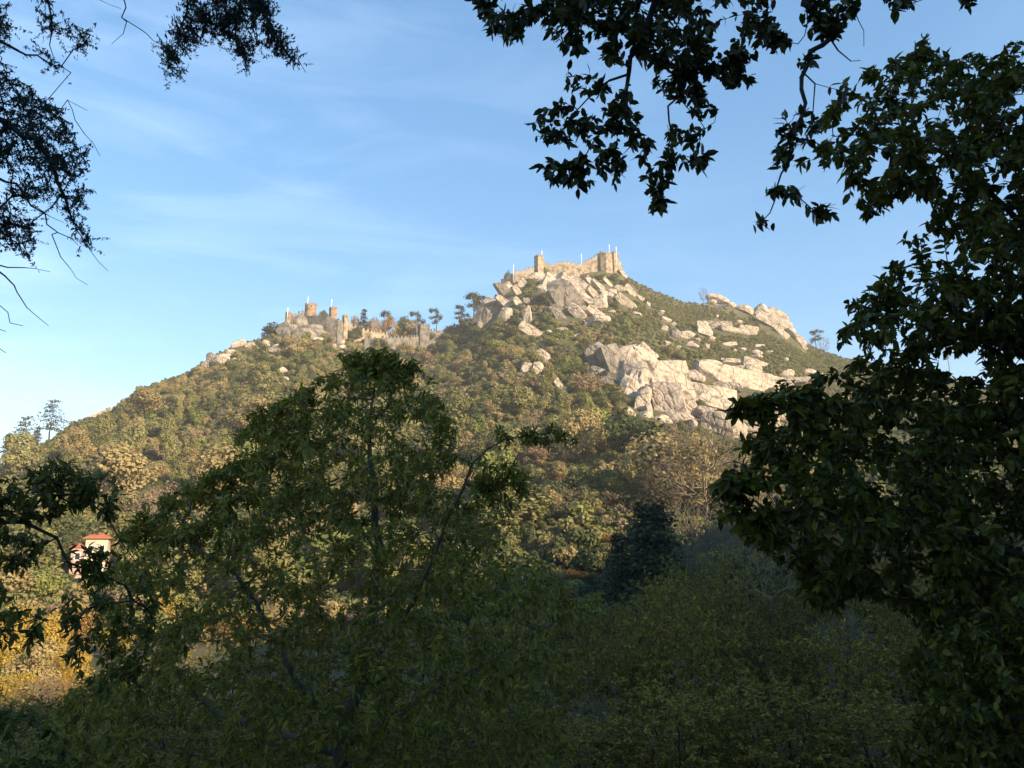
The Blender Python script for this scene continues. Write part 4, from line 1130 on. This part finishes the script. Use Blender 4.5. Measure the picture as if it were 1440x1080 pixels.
def umbrella(seed, wd, ht, n, leaf, tiers=11):
    """pine with a few flat needle plates"""
    r = np.random.default_rng(seed)
    P, D, J = [], [], []
    for t in range(tiers):
        z = ht * (1 - .42 * r.uniform(0, 1) ** 1.6) * .96 if t else ht * .93
        q = wd * r.uniform(.05, .42) if t else 0.05 * wd
        a = r.uniform(0, 6.28) + t * 2.2; m = n // tiers
        c = np.array([math.cos(a) * q, math.sin(a) * q, z]); J.append(c)
        d = nrm(r.normal(0, 1, (m, 3)))
        P.append(c + d * (wd * r.uniform(.12, .24), wd * r.uniform(.12, .24), ht * r.uniform(.04, .08)) * r.uniform(.2, 1.25, (m, 1))); D.append(d + (0, 0, .5))
    V, Q = clumps(np.concatenate(P), np.concatenate(D), leaf, r)
    r2 = np.random.default_rng(seed + 1)
    Pn, par, rd, _, _ = grow([(np.array([(0, 0, -.6), (wd * .05, 0, ht * .4), (0, 0, ht * .85)]), ht * .03, ht * .014)], np.array(J), r2, alpha=.1, r_tip=.09, step=ht * .12)
    return V, Q, tubes(Pn, par, rd, np.ones(len(Pn), bool))


def understorey(seed, wd, ht, n):
    """many-stemmed small tree: rising forked stems with fine leaves along every twig"""
    r = np.random.default_rng(seed)
    d = nrm(r.normal(0, 1, (n, 3))); q = r.uniform(.15, 1, (n, 1)) ** .5
    a_ = np.arctan2(d[:, 1], d[:, 0])
    lump = 1 + .28 * np.sin(a_ * 3 + seed) * np.cos(d[:, 2:3].ravel() * 4) + r.normal(0, .08, n)
    tg = d * q * lump[:, None] * (wd / 2, wd / 2, ht * .5) + (0, 0, ht * .52)
    tg = tg[tg[:, 2] > ht * .08]
    limbs = []
    for k in range(5):
        a = k * 1.26 + r.uniform(-.3, .3); o = r.uniform(.12, .3) * wd
        limbs.append((np.array([(0, 0, -.6), (math.cos(a) * o * .4, math.sin(a) * o * .4, ht * .28), (math.cos(a) * o, math.sin(a) * o, ht * r.uniform(.6, .85))]), .11, .03))
    P, par, rd, tips, _ = grow(limbs, tg, r, alpha=.45, r_tip=.012, step=.5, wob=.14)
    V, T, Q = rosettes(P, par, tips, r, 13, .26, tmpl(.24, .06, .12), spread=.8, grav=.15, back=.75, flat=.5)
    return (V, Q, T), tubes(P, par, rd, np.ones(len(P), bool))


KIND = {}


def kind(key, crown, trunk, mat, bark='bark_warm', ht=1.0):
    cm = mesh('crown', crown[0], T=crown[2] if len(crown) > 2 else None, Q=crown[1], mats=[M[mat]]) if crown is not None else None
    tm_ = trunk.mesh('trunk', [M[bark]], True)
    # both in one mesh for trees too far off to show a trunk
    if crown is not None:
        tv = np.concatenate(trunk.V); tq = np.concatenate(trunk.Q)
        one = mesh('tree', np.concatenate([crown[0], tv]), Q=np.concatenate([crown[1], tq + len(crown[0])]), mats=[M[mat], M[bark]], qmat=np.concatenate([np.zeros(len(crown[1])), np.ones(len(tq))]))
    else:
        one = tm_
    KIND.setdefault(key, []).append((cm, tm_, one, ht))


# each built 10 m tall at its natural width; copies are scaled
for s in range(3):
    kind('olive', lobed(200 + s, 9, 10, 3400, .33, 12), trunk_mb(s, 9, 10), 'olive', ht=10)
    kind('green', lobed(220 + s, 8.5, 10, 3400, .34, 11), trunk_mb(s + 10, 8.5, 10), 'green', ht=10)
    kind('deep', lobed(240 + s, 9, 10, 3200, .33, 11), trunk_mb(s + 20, 9, 10), 'deep', ht=10)
    kind('ochre', lobed(260 + s, 10, 10, 3600, .28, 14), trunk_mb(s + 30, 10, 10), 'ochre', ht=10)
for s in range(2):
    kind('russet', lobed(280 + s, 10, 10, 3400, .28, 13), trunk_mb(s + 40, 10, 10), 'russet', ht=10)
    kind('bare', None, bare(300 + s, 9, 10, 330, .03), None, 'bark_warm', ht=10)
    kind('gold', lobed(320 + s, 9, 10, 5000, .16, 10), trunk_mb(s + 50, 9, 10), 'gold', ht=10)
    kind('orange', lobed(340 + s, 9, 10, 3000, .2, 10), trunk_mb(s + 60, 9, 10), 'orange', ht=10)
    kind('heath', lobed(360 + s, 13, 10, 700, .9, 7, 0), trunk_mb(s + 70, 9, 6), 'heath', ht=10)
    kind('shade', *understorey(380 + s, 10, 10, 850), 'shade', 'bark', ht=10)
    um = umbrella(400 + s, 8, 10, 1100, .24)
    kind('pine', um[:2], um[2], 'pine', 'bark', ht=10)
    kind('conifer', conifer(420 + s, 6, 10, 2200, .22), trunk_mb(s + 90, 2, 9), 'pine', 'bark', ht=10)
kind('broad_conifer', conifer(455, 8, 10, 9000, .2, 22, .02), trunk_mb(96, 2, 9), 'pine', 'bark', ht=10)
kind('column', lobed(440, 5, 10, 3600, .2, 12, .02), trunk_mb(97, 5, 10), 'olive', ht=10)
kind('openpine', conifer(450, 7.5, 10, 900, .22, 7, .3), trunk_mb(98, 2, 9), 'pine', 'bark', ht=10)
kind('fine_bare', None, bare(460, 10, 10, 1500, .017), None, 'bark_warm', ht=10)
kind('pale_bare', None, bare(461, 9, 10, 420, .014), None, 'bark_pale', ht=10)

WORDS = {'olive': ('olive_tree', 'olive green round crowned tree'), 'green': ('broadleaf_tree', 'fresh green bushy tree'), 'deep': ('evergreen_tree', 'deep green evergreen tree'), 'ochre': ('autumn_tree', 'ochre autumn tree'),
         'russet': ('autumn_tree', 'russet brown autumn tree'), 'bare': ('leafless_tree', 'leafless grey brown tree'), 'gold': ('golden_tree', 'golden yellow tree'), 'orange': ('golden_tree', 'orange gold tree'),
         'heath': ('shrub', 'low heath shrub'), 'shade': ('understorey_tree', 'shaded small leaved tree'), 'pine': ('pine_tree', 'flat topped pine'), 'conifer': ('conifer_tree', 'dark conical conifer'),
         'broad_conifer': ('conifer_tree', 'dark broad conifer'), 'column': ('column_tree', 'upright olive green tree'), 'openpine': ('pine_tree', 'open airy pine'), 'fine_bare': ('leafless_tree', 'large leafless brown tree'), 'pale_bare': ('leafless_tree', 'pale grey leafless tree')}
TREEBOX = []


def plant(key, base, h, wfac=1.0, parts=False, label=None, group=None, yaw=None, var=None):
    v = KIND[key]
    cm, tm_, one, ht = v[int(rng.integers(len(v)))] if var is None else v[var % len(v)]
    s = h / ht
    yaw = rng.uniform(0, 6.28) if yaw is None else yaw
    nm, desc = WORDS[key]
    if parts and cm is not None:
        o = put(nm, None, loc=base, rot=(0, 0, yaw), scl=(s * wfac, s * wfac, s), cat='tree' if key != 'heath' else 'shrub', group=group)
        put('trunk', tm_, o); put('crown', cm, o)
    else:
        o = put(nm, one, loc=base, rot=(0, 0, yaw), scl=(s * wfac, s * wfac, s), cat='tree' if key != 'heath' else 'shrub', group=group)
    if label: o['label'] = label
    else: label_later(o, desc, np.asarray(base) + (0, 0, h * .6))
    return o


def plant_px(key, px, ptop, Y, wpx, label=None, pbase=None, group=None, parts=True, var=None, natural=None):
    """a tree whose top is at ptop, rooted in the ground at depth Y"""
    t = at(px, ptop, Y)
    z = float(terr(t[0], Y))
    if pbase is not None: z = min(z, at(px, pbase, Y)[2])
    h = max(t[2] - z, 1.5)
    nat = natural or {'olive': 9, 'green': 8.5, 'deep': 9, 'ochre': 10, 'russet': 10, 'bare': 9, 'gold': 9, 'orange': 9, 'shade': 10, 'pine': 8, 'conifer': 6, 'broad_conifer': 8, 'column': 5, 'openpine': 7.5, 'fine_bare': 10, 'pale_bare': 9, 'heath': 13}[key]
    wf = (wpx * Y / F) / (h / 10 * nat)
    return plant(key, (t[0], Y, z), h, wf, parts, label, group, var=var)


# skyline trees
SKT = 'trees on the skyline'
for key, px, pt, pb, wpx, dy, lab in [
    ('openpine', 76, 561, 618, 46, 0, 'tall open airy pine on the skyline left of the long ridge'), ('openpine', 38, 584, 645, 44, -12, 'broader dark pine just left of the tall open skyline pine'),
    ('conifer', 14, 612, 662, 34, -20, 'lowest dark conifer at the left end of the skyline'), ('conifer', 54, 600, 640, 22, -6, 'slim dark conifer between the two skyline pines'),
    ('conifer', 512, 434, 474, 22, 4, 'dark conical conifer by the curtain wall of the lower castle'), ('russet', 502, 444, 470, 20, 9, 'rust coloured leafy tree behind the conifer by the curtain wall'),
    ('russet', 527, 447, 472, 30, 8, 'wide rust coloured tree above the descending curtain wall'), ('orange', 546, 446, 474, 40, 10, 'broad orange brown tree in the saddle'), ('pine', 546, 437, 470, 24, 16, 'flat topped pine peeping over the orange brown tree'),
    ('deep', 566, 446, 476, 26, 8, 'dark evergreen at the right of the orange brown tree'), ('russet', 578, 452, 476, 28, 3, 'rust coloured tree touching the small saddle tower'),
    ('pine', 588, 440, 474, 26, 9, 'flat topped pine behind the small saddle tower'), ('pine', 614, 435, 474, 22, 2, 'slender stone pine standing alone right of the saddle tower'),
    ('pine', 649, 432, 470, 28, 2, 'low spreading stone pine left of the tall ridge pines'), ('pine', 668, 411, 466, 36, -4, 'tallest dark stone pine below the summit'), ('pine', 680, 416, 456, 30, 2, 'dark stone pine leaning over the big rounded grey boulder'),
    ('deep', 660, 446, 478, 36, -6, 'dark evergreen bush under the tallest stone pine'), ('deep', 640, 456, 484, 30, -8, 'dark evergreen bush below the climbing saddle wall'),
    ('bare', 988, 402, 430, 16, 2, 'thin leafless tree alone on the skyline'), ('pine', 1145, 464, 500, 22, 0, 'small flat pine right of the skyline crag'), ('bare', 1158, 472, 502, 20, 0, 'leafless tree beside the small flat pine'),
    ('pine', 1330, 486, 526, 16, 0, 'lonely small pine on the far right skyline between leaves'), ('olive', 470, 441, 462, 12, 6, None), ('deep', 456, 437, 450, 16, 4, 'dark bush growing behind the plain grey castle wall'), ('deep', 384, 458, 478, 34, 4, 'dark bush on the shoulder left of the lower castle'), ('deep', 418, 448, 462, 18, -3, 'dark bush under the wall between the ruddy towers'),
    ('deep', 712, 383, 405, 12, 8, 'dark bush peering over the lower summit wall'), ('green', 768, 376, 392, 9, -3, 'yellow green bush at the foot of the slim square tower'), ('deep', 499, 462, 486, 22, -10, 'dark bush at the foot of the ruined turret')]:
    plant_px(key, px, pt, ridge_depth(px) + dy, wpx, lab, pbase=pb, group=SKT, parts=wpx > 20)

# ------------------------------------------------------------------ pink house
hb = hit(134, 806)
hY = hb[1]
root = put('house', None, loc=(hb[0], hY, hb[2] - 1), rot=(0, 0, R(20)), label='pink and cream house with red hipped roofs glimpsed through the left branches', cat='house')
mpp = hY / F
H1 = 46 * mpp + 1; W1 = 27 * mpp
def hip(w_, d_, h_, ov=.35):
    a = w_ / 2 + ov; b = d_ / 2 + ov; k = max(a - b, 0)
    V = [(-a, -b, 0), (a, -b, 0), (a, b, 0), (-a, b, 0), (-k, 0, h_), (k + .01, 0, h_), (-a, -b, -.18), (a, -b, -.18), (a, b, -.18), (-a, b, -.18)]
    return MB().add(V, T=[(1, 2, 5), (3, 0, 4)], Q=[(0, 1, 5, 4), (2, 3, 4, 5), (6, 7, 1, 0), (7, 8, 2, 1), (8, 9, 3, 2), (9, 6, 0, 3), (9, 8, 7, 6)])
put('wall', MB().box((0, 0, 0), W1, W1 * 1.1, H1).mesh('wall', [M['cream']]), root)
put('roof', hip(W1, W1 * 1.1, 8 * mpp, .5).mesh('roof', [M['tile']]), root, loc=(0, 0, H1 + .19))
W2 = 16 * mpp; H2 = 34 * mpp + 1
put('wing', MB().box((0, 0, 0), W2, W1 * .8, H2).mesh('wing', [M['pink']]), root, loc=(-W1 / 2 - W2 / 2 + .003, -W1 * .1, 0))
put('roof', hip(W2, W1 * .8, 5 * mpp, .3).mesh('roof', [M['tile']]), root, loc=(-W1 / 2 - W2 / 2 - .1, -W1 * .1, H2 + .19))
put('string_course', MB().box((0, 0, 0), W1 + .16, W1 * 1.1 + .16, .22).mesh('string_course', [M['tile']]), root, loc=(0, 0, H1 * .42))
def win(x, y, z, ww, wh):
    f = put('window', MB().box((0, 0, 0), ww + .24, .10, wh + .24).mesh('window', [M['white']]), root, loc=(x, y, z))
    put('pane', MB().box((0, 0, .12), ww, .06, wh).mesh('pane', [M['glass']]), f, loc=(0, -.04, 0))
for (x, z) in ((-.27, .62), (.25, .62), (-.27, .2), (.25, .2)):
    win(x * W1, -W1 * .55 - .04, z * H1, .8, 1.3)
win(-W1 / 2 - W2 * .5, -W1 * .5 - .04, H2 * .6, .8, 1.2)
put('door', MB().box((0, 0, 0), 1.0, .1, 2.1).mesh('door', [M['tile']]), root, loc=(0, -W1 * .55 - .05, 1.2))

# ------------------------------------------------------------------ valley trees between the hill and the foreground
VT = 'trees in the valley below the hill'
for key, px, pt, Y, wpx, lab in [
    ('gold', 30, 848, 84, 66, None), ('gold', 78, 862, 80, 60, None), ('orange', 112, 850, 88, 60, None), ('gold', 4, 880, 76, 66, None), ('ochre', 50, 905, 68, 70, None), ('gold', 100, 910, 70, 66, None), ('gold', 18, 945, 60, 80, None), ('orange', 70, 955, 60, 76, None), ('gold', 120, 960, 62, 80, None),
    ('gold', 160, 880, 90, 60, None), ('olive', 200, 850, 98, 70, None), ('gold', 240, 835, 105, 60, None), ('gold', 300, 850, 102, 60, None), ('orange', 345, 858, 98, 60, None), ('ochre', 395, 850, 100, 70, None),
    ('gold', 880, 684, 178, 52, 'yellow tree glowing in the middle of the valley'), ('orange', 842, 752, 142, 66, None), ('orange', 800, 800, 128, 60, None), ('gold', 915, 716, 170, 36, None), ('orange', 1190, 690, 130, 90, None), ('orange', 1270, 740, 110, 90, None), ('ochre', 1060, 640, 190, 60, None),
    ('broad_conifer', 912, 712, 108, 150, 'broad dark conifer standing in valley shade beside the yellow tree'), ('broad_conifer', 868, 756, 112, 60, None),
    ('fine_bare', 985, 588, 150, 160, 'large leafless brown tree below the great pale cliff'), ('fine_bare', 1065, 660, 125, 150, None), ('fine_bare', 930, 650, 160, 80, None), ('fine_bare', 1010, 725, 104, 110, None),
    ('pale_bare', 1078, 745, 84, 120, 'pale grey leafless tree with forked white stems in the shade'), ('fine_bare', 960, 700, 120, 120, None), ('shade', 1035, 765, 92, 120, None), ('shade', 955, 790, 90, 110, None), ('shade', 1120, 790, 86, 120, None), ('deep', 1040, 790, 96, 90, None),
    ('column', 817, 668, 186, 34, 'left of the twin upright olive green trees in the valley'), ('column', 840, 672, 184, 32, 'right of the twin upright olive green trees in the valley'),
    ('olive', 735, 690, 150, 110, None), ('olive', 785, 650, 200, 60, None), ('green', 690, 700, 150, 90, None), ('olive', 640, 690, 160, 90, None), ('ochre', 620, 650, 180, 80, None),
    ('ochre', 205, 690, 180, 60, None), ('bare', 215, 682, 170, 50, None), ('olive', 160, 720, 150, 70, None), ('green', 60, 800, 125, 60, None), ('olive', 20, 740, 140, 90, None), ('green', 185, 790, 130, 70, None), ('ochre', 10, 790, 120, 90, None), ('russet', 170, 830, 110, 80, None),
    ('olive', 250, 760, 120, 110, None), ('olive', 380, 750, 120, 120, None), ('green', 470, 740, 125, 120, None), ('olive', 570, 740, 120, 120, None), ('deep', 665, 760, 110, 110, None), ('olive', 760, 800, 110, 90, None)]:
    plant_px(key, px, pt, Y, wpx, lab, group=VT)
UT = 'small trees in the shaded foreground hollow'
for key, px, pt, Y, wpx in [
    ('fine_bare', 1180, 850, 58, 100), ('fine_bare', 830, 970, 40, 90), ('shade', 905, 850, 60, 110), ('shade', 1040, 885, 52, 110), ('shade', 1310, 850, 56, 120), ('shade', 1000, 965, 38, 120),
    ('ochre', 55, 990, 52, 70), ('ochre', 0, 985, 52, 80), ('shade', 25, 975, 49, 90), ('shade', 90, 972, 48, 100), ('shade', 150, 965, 47, 100), ('fine_bare', 60, 950, 56, 80),
    ('shade', 800, 842, 74, 120), ('shade', 872, 845, 70, 120), ('shade', 940, 808, 72, 130), ('shade', 1020, 815, 74, 120), ('shade', 1110, 820, 72, 130), ('shade', 1190, 800, 72, 130), ('shade', 1275, 790, 72, 140), ('shade', 1370, 760, 70, 150), ('shade', 1450, 760, 68, 150),
    ('shade', 770, 915, 48, 150), ('shade', 860, 895, 46, 160), ('shade', 960, 850, 44, 180), ('shade', 1070, 860, 46, 180), ('shade', 1170, 880, 45, 170), ('shade', 1280, 880, 46, 190), ('shade', 1400, 860, 45, 190),
    ('shade', 820, 1000, 31, 200), ('shade', 950, 960, 30, 220), ('shade', 1090, 950, 30, 230), ('shade', 1230, 980, 30, 230), ('shade', 1370, 960, 30, 230),
    ('shade', 210, 935, 50, 160), ('shade', 330, 905, 50, 170), ('shade', 460, 880, 50, 180), ('shade', 590, 870, 50, 170), ('shade', 690, 860, 52, 150), ('shade', 110, 1010, 36, 170), ('shade', 250, 1000, 34, 190), ('shade', 400, 990, 34, 200), ('shade', 550, 970, 34, 200), ('shade', 690, 960, 34, 180), ('shade', 10, 1030, 40, 160)]:
    plant_px(key, px, pt, Y, wpx, None, group=UT)

# ------------------------------------------------------------------ trees on the lit slope
def blocked(px, py, m=0.8):
    for cx, cy, hw, hh in ROCKBOX:
        if ((px - cx) / (hw + 3)) ** 2 + ((py - cy) / (hh + 3)) ** 2 < m: return True
    for x0, y0, x1, y1 in CASTLEBOX:
        if x0 < px < x1 and y0 < py < y1: return True
    return False


HT = 'trees on the sunlit hillside'
r = np.random.default_rng(31)
placed = []
tries = 0
while len(placed) < 285 and tries < 9000:
    tries += 1
    px = r.uniform(-10, 1180); py = r.uniform(470, 740)
    sk = np.interp(px, SKY[:, 0], SKY[:, 1])
    if py < sk + 14: continue
    if px > 905 and py < 600: continue
    if px > 1020: continue
    if 330 < px < 640 and py > 600 and r.random() < .8: continue
    if 690 < px < 905 and py < 500: continue
    q = hit(px, py)
    if q[1] < 125 or q[1] > 470: continue
    h = (4.5 + 10.5 * r.random() ** 1.4) * (1.3 if py > 590 else (1.05 if py > 540 else .75))
    hp = h * F / q[1]
    if blocked(px, py - hp * .5): continue
    if any(abs(px - a) < (hp + b2) * .36 and abs(py - b) < (hp + b2) * .24 for a, b, b2 in placed): continue
    f = r.random()
    n1 = float(vnoise(px / 70, py / 55, 5))
    if n1 > .64: key = 'ochre' if f < .45 else ('russet' if f < .6 else 'olive')
    elif n1 > .38: key = 'olive' if f < .55 else ('ochre' if f < .75 else ('green' if f < .9 else 'bare'))
    else: key = 'green' if f < .4 else ('deep' if f < .6 else ('olive' if f < .9 else 'russet'))
    placed.append((px, py, hp))
    v = r.random()
    if py > 520 and v < .05: key, h = 'bare', min(h, 7.0)
    elif v < .15: key = 'column'
    elif v < .17: key = 'openpine'
    plant(key, (q[0], q[1], float(terr(q[0], q[1])) - .2), h, r.uniform(.7, 1.4), hp > 26, None, HT)
# green clumps between the rocks
for px, py, hp, key in [(775, 420, 12, 'deep'), (760, 428, 16, 'deep'), (748, 420, 12, 'olive'), (768, 455, 18, 'green'), (780, 462, 14, 'green'), (800, 500, 20, 'green'), (796, 530, 26, 'green'), (810, 520, 20, 'green'), (830, 545, 22, 'olive'), (840, 570, 22, 'green'), (860, 575, 26, 'deep'), (826, 582, 24, 'olive'),
                        (850, 480, 12, 'olive'), (870, 478, 12, 'green'), (940, 500, 16, 'olive'), (955, 505, 14, 'olive'), (970, 508, 14, 'green'), (1000, 555, 14, 'green'), (985, 575, 14, 'olive'), (820, 470, 12, 'ochre'), (840, 468, 12, 'green'), (720, 480, 20, 'deep'), (700, 500, 22, 'green'), (680, 495, 22, 'deep'),
                        (725, 505, 20, 'ochre'), (745, 545, 20, 'olive'), (770, 545, 20, 'ochre'), (725, 465, 18, 'deep'), (665, 480, 20, 'deep'), (645, 490, 20, 'deep'), (702, 460, 14, 'olive'), (730, 425, 12, 'deep'), (855, 555, 16, 'deep'), (870, 590, 22, 'olive'), (900, 610, 22, 'olive'), (940, 612, 18, 'olive'), (800, 575, 22, 'ochre'),
                        (620, 500, 22, 'deep'), (520, 490, 16, 'deep'), (535, 495, 18, 'deep'), (460, 482, 14, 'olive'), (430, 486, 18, 'green'), (412, 490, 18, 'ochre'), (445, 494, 16, 'green'), (500, 500, 18, 'ochre'), (515, 486, 12, 'deep'), (548, 488, 14, 'olive'), (562, 488, 14, 'deep'), (576, 486, 14, 'ochre'), (590, 488, 16, 'olive'), (606, 484, 14, 'deep'), (628, 482, 14, 'deep'), (452, 470, 9, 'deep'), (467, 468, 9, 'olive'), (430, 466, 8, 'olive')]:
    q = hit(px, py)
    plant(key, (q[0], q[1] - 1, float(terr(q[0], q[1] - 1)) - .3), hp * 1.15 * q[1] / F, 1.15, False, None, 'clumps of trees among the boulders')

# dense scrub filling every gap: nobody could count it
col = bpy.data.collections.new('scrub_kinds')
names = []
for key, m in (('olive', 'olive'), ('green', 'green'), ('deep', 'deep'), ('ochre', 'ochre'), ('russet', 'russet'), ('heath', 'heath')):
    for s in range(2):
        V, Q = lobed(500 + len(names), 12, 10, 760, .85, 8, 0)
        o = bpy.data.objects.new(f'scrub_kind_{len(names):02d}', mesh('scrub', V / 10, Q=Q, mats=[M[m]]))
        col.objects.link(o); names.append(key)
r = np.random.default_rng(77)
pts, sc, ix, yw = [], [], [], []
gxx = np.arange(-320, 430, 2.2); gyy = np.arange(100, 590, 2.2)
XX, YY = np.meshgrid(gxx, gyy); XX = (XX + r.uniform(-1.2, 1.2, XX.shape)).ravel(); YY = (YY + r.uniform(-1.2, 1.2, YY.shape)).ravel()
k = np.abs(XX / YY) < .78
XX, YY = XX[k], YY[k]; ZZ = terr(XX, YY)
PX, PY = project(np.stack([XX, YY, ZZ], 1))
Dd = np.interp(XX / YY, _uu, _RD)
ok = (YY < Dd + 16) & (PX > -60) & (PX < 1500)
XX, YY, ZZ, PX, PY = XX[ok], YY[ok], ZZ[ok], PX[ok], PY[ok]
bad = np.zeros(len(XX), bool)
for cx, cy, hw, hh in ROCKBOX:
    bad |= ((PX - cx) / (hw + .5)) ** 2 + ((PY - 3 - cy) / (hh + .5)) ** 2 < .7
for x0, y0, x1, y1 in CASTLEBOX:
    bad |= (PX > x0 - 2) & (PX < x1) & (PY > y0) & (PY < y1 - 2)
bad |= (PX > 92) & (PX < 165) & (PY > 770) & (PY < 850)
XX, YY, ZZ, PX, PY = XX[~bad], YY[~bad], ZZ[~bad], PX[~bad], PY[~bad]
nn = vnoise(XX / 22, YY / 22, 8) * .6 + vnoise(XX / 7, YY / 7, 9) * .4
heathy = (PX > 880) & (PY < 560)
sel = []
for i in range(len(XX)):
    f = r.random(); v = nn[i]
    if heathy[i]:
        key = 'heath' if v > .52 else ('olive' if f < .5 else ('green' if f < .85 else 'deep'))
        s = r.uniform(1.0, 2.3)
    else:
        key = ('ochre' if f < .3 else 'russet' if f < .45 else 'deep' if f < .6 else 'olive') if v > .58 else (('olive' if f < .45 else 'ochre' if f < .55 else 'deep') if v > .42 else ('green' if f < .35 else 'deep' if f < .8 else 'olive'))  # larger deep green share colours in shadowy gaps between the trees
        s = 0.9 + 3.4 * r.random() ** 2
    if YY[i] > Dd[ok][~bad][i] - 14: s = min(s, 2.0) * .8
    sel.append(names.index(key) + int(r.integers(2))); sc.append(s)
me = bpy.data.meshes.new('hillside_scrub')
me.vertices.add(len(XX)); me.vertices.foreach_set('co', np.stack([XX, YY, ZZ - .15], 1).astype(np.float32).ravel())
for nm, ty, arr in (('pick', 'INT', np.array(sel, np.int32)), ('size', 'FLOAT', np.array(sc, np.float32)), ('turn', 'FLOAT', r.uniform(0, 6.28, len(XX)).astype(np.float32))):
    at_ = me.attributes.new(nm, ty, 'POINT'); at_.data.foreach_set('value', arr)
me.update()
ob = put('hillside_scrub', me, kind='stuff', label='dense low scrub and heath covering the gaps between trees and rocks', cat='scrub')
ng = bpy.data.node_groups.new('scatter_scrub', 'GeometryNodeTree')
ng.interface.new_socket('Geometry', in_out='INPUT', socket_type='NodeSocketGeometry')
ng.interface.new_socket('Geometry', in_out='OUTPUT', socket_type='NodeSocketGeometry')
gi = ng.nodes.new('NodeGroupInput'); go = ng.nodes.new('NodeGroupOutput')
ci = ng.nodes.new('GeometryNodeCollectionInfo'); ci.inputs['Collection'].default_value = col
ci.inputs['Separate Children'].default_value = True; ci.inputs['Reset Children'].default_value = True
ip = ng.nodes.new('GeometryNodeInstanceOnPoints'); ip.inputs['Pick Instance'].default_value = True
def attr(nm, ty):
    a = ng.nodes.new('GeometryNodeInputNamedAttribute'); a.data_type = ty; a.inputs['Name'].default_value = nm
    return a.outputs['Attribute']
cx_ = ng.nodes.new('ShaderNodeCombineXYZ')
ng.links.new(attr('turn', 'FLOAT'), cx_.inputs['Z'])
ng.links.new(gi.outputs[0], ip.inputs['Points']); ng.links.new(ci.outputs[0], ip.inputs['Instance'])
ng.links.new(attr('pick', 'INT'), ip.inputs['Instance Index']); ng.links.new(cx_.outputs[0], ip.inputs['Rotation'])
ng.links.new(attr('size', 'FLOAT'), ip.inputs['Scale'])
ng.links.new(ip.outputs[0], go.inputs[0])
md = ob.modifiers.new('scatter', 'NODES'); md.node_group = ng

# ------------------------------------------------------------------ air
hm = bpy.data.materials.new('haze')
hm.use_nodes = True
for n in list(hm.node_tree.nodes): hm.node_tree.nodes.remove(n)
ho = hm.node_tree.nodes.new('ShaderNodeOutputMaterial')
hv = hm.node_tree.nodes.new('ShaderNodeVolumePrincipled')
hv.inputs['Color'].default_value = (1.0, 0.95, 0.86, 1)
hv.inputs['Density'].default_value = 0.00023
hv.inputs['Anisotropy'].default_value = 0.0
hm.node_tree.links.new(hv.outputs[0], ho.inputs['Volume'])
put('haze', MB().box((0, 550, -60), 2500, 2000, 270).mesh('haze', [hm]), kind='stuff')

finish_labels()
print('hill trees', len(placed), 'scrub', len(XX), 'rocks', len(ROCKBOX))
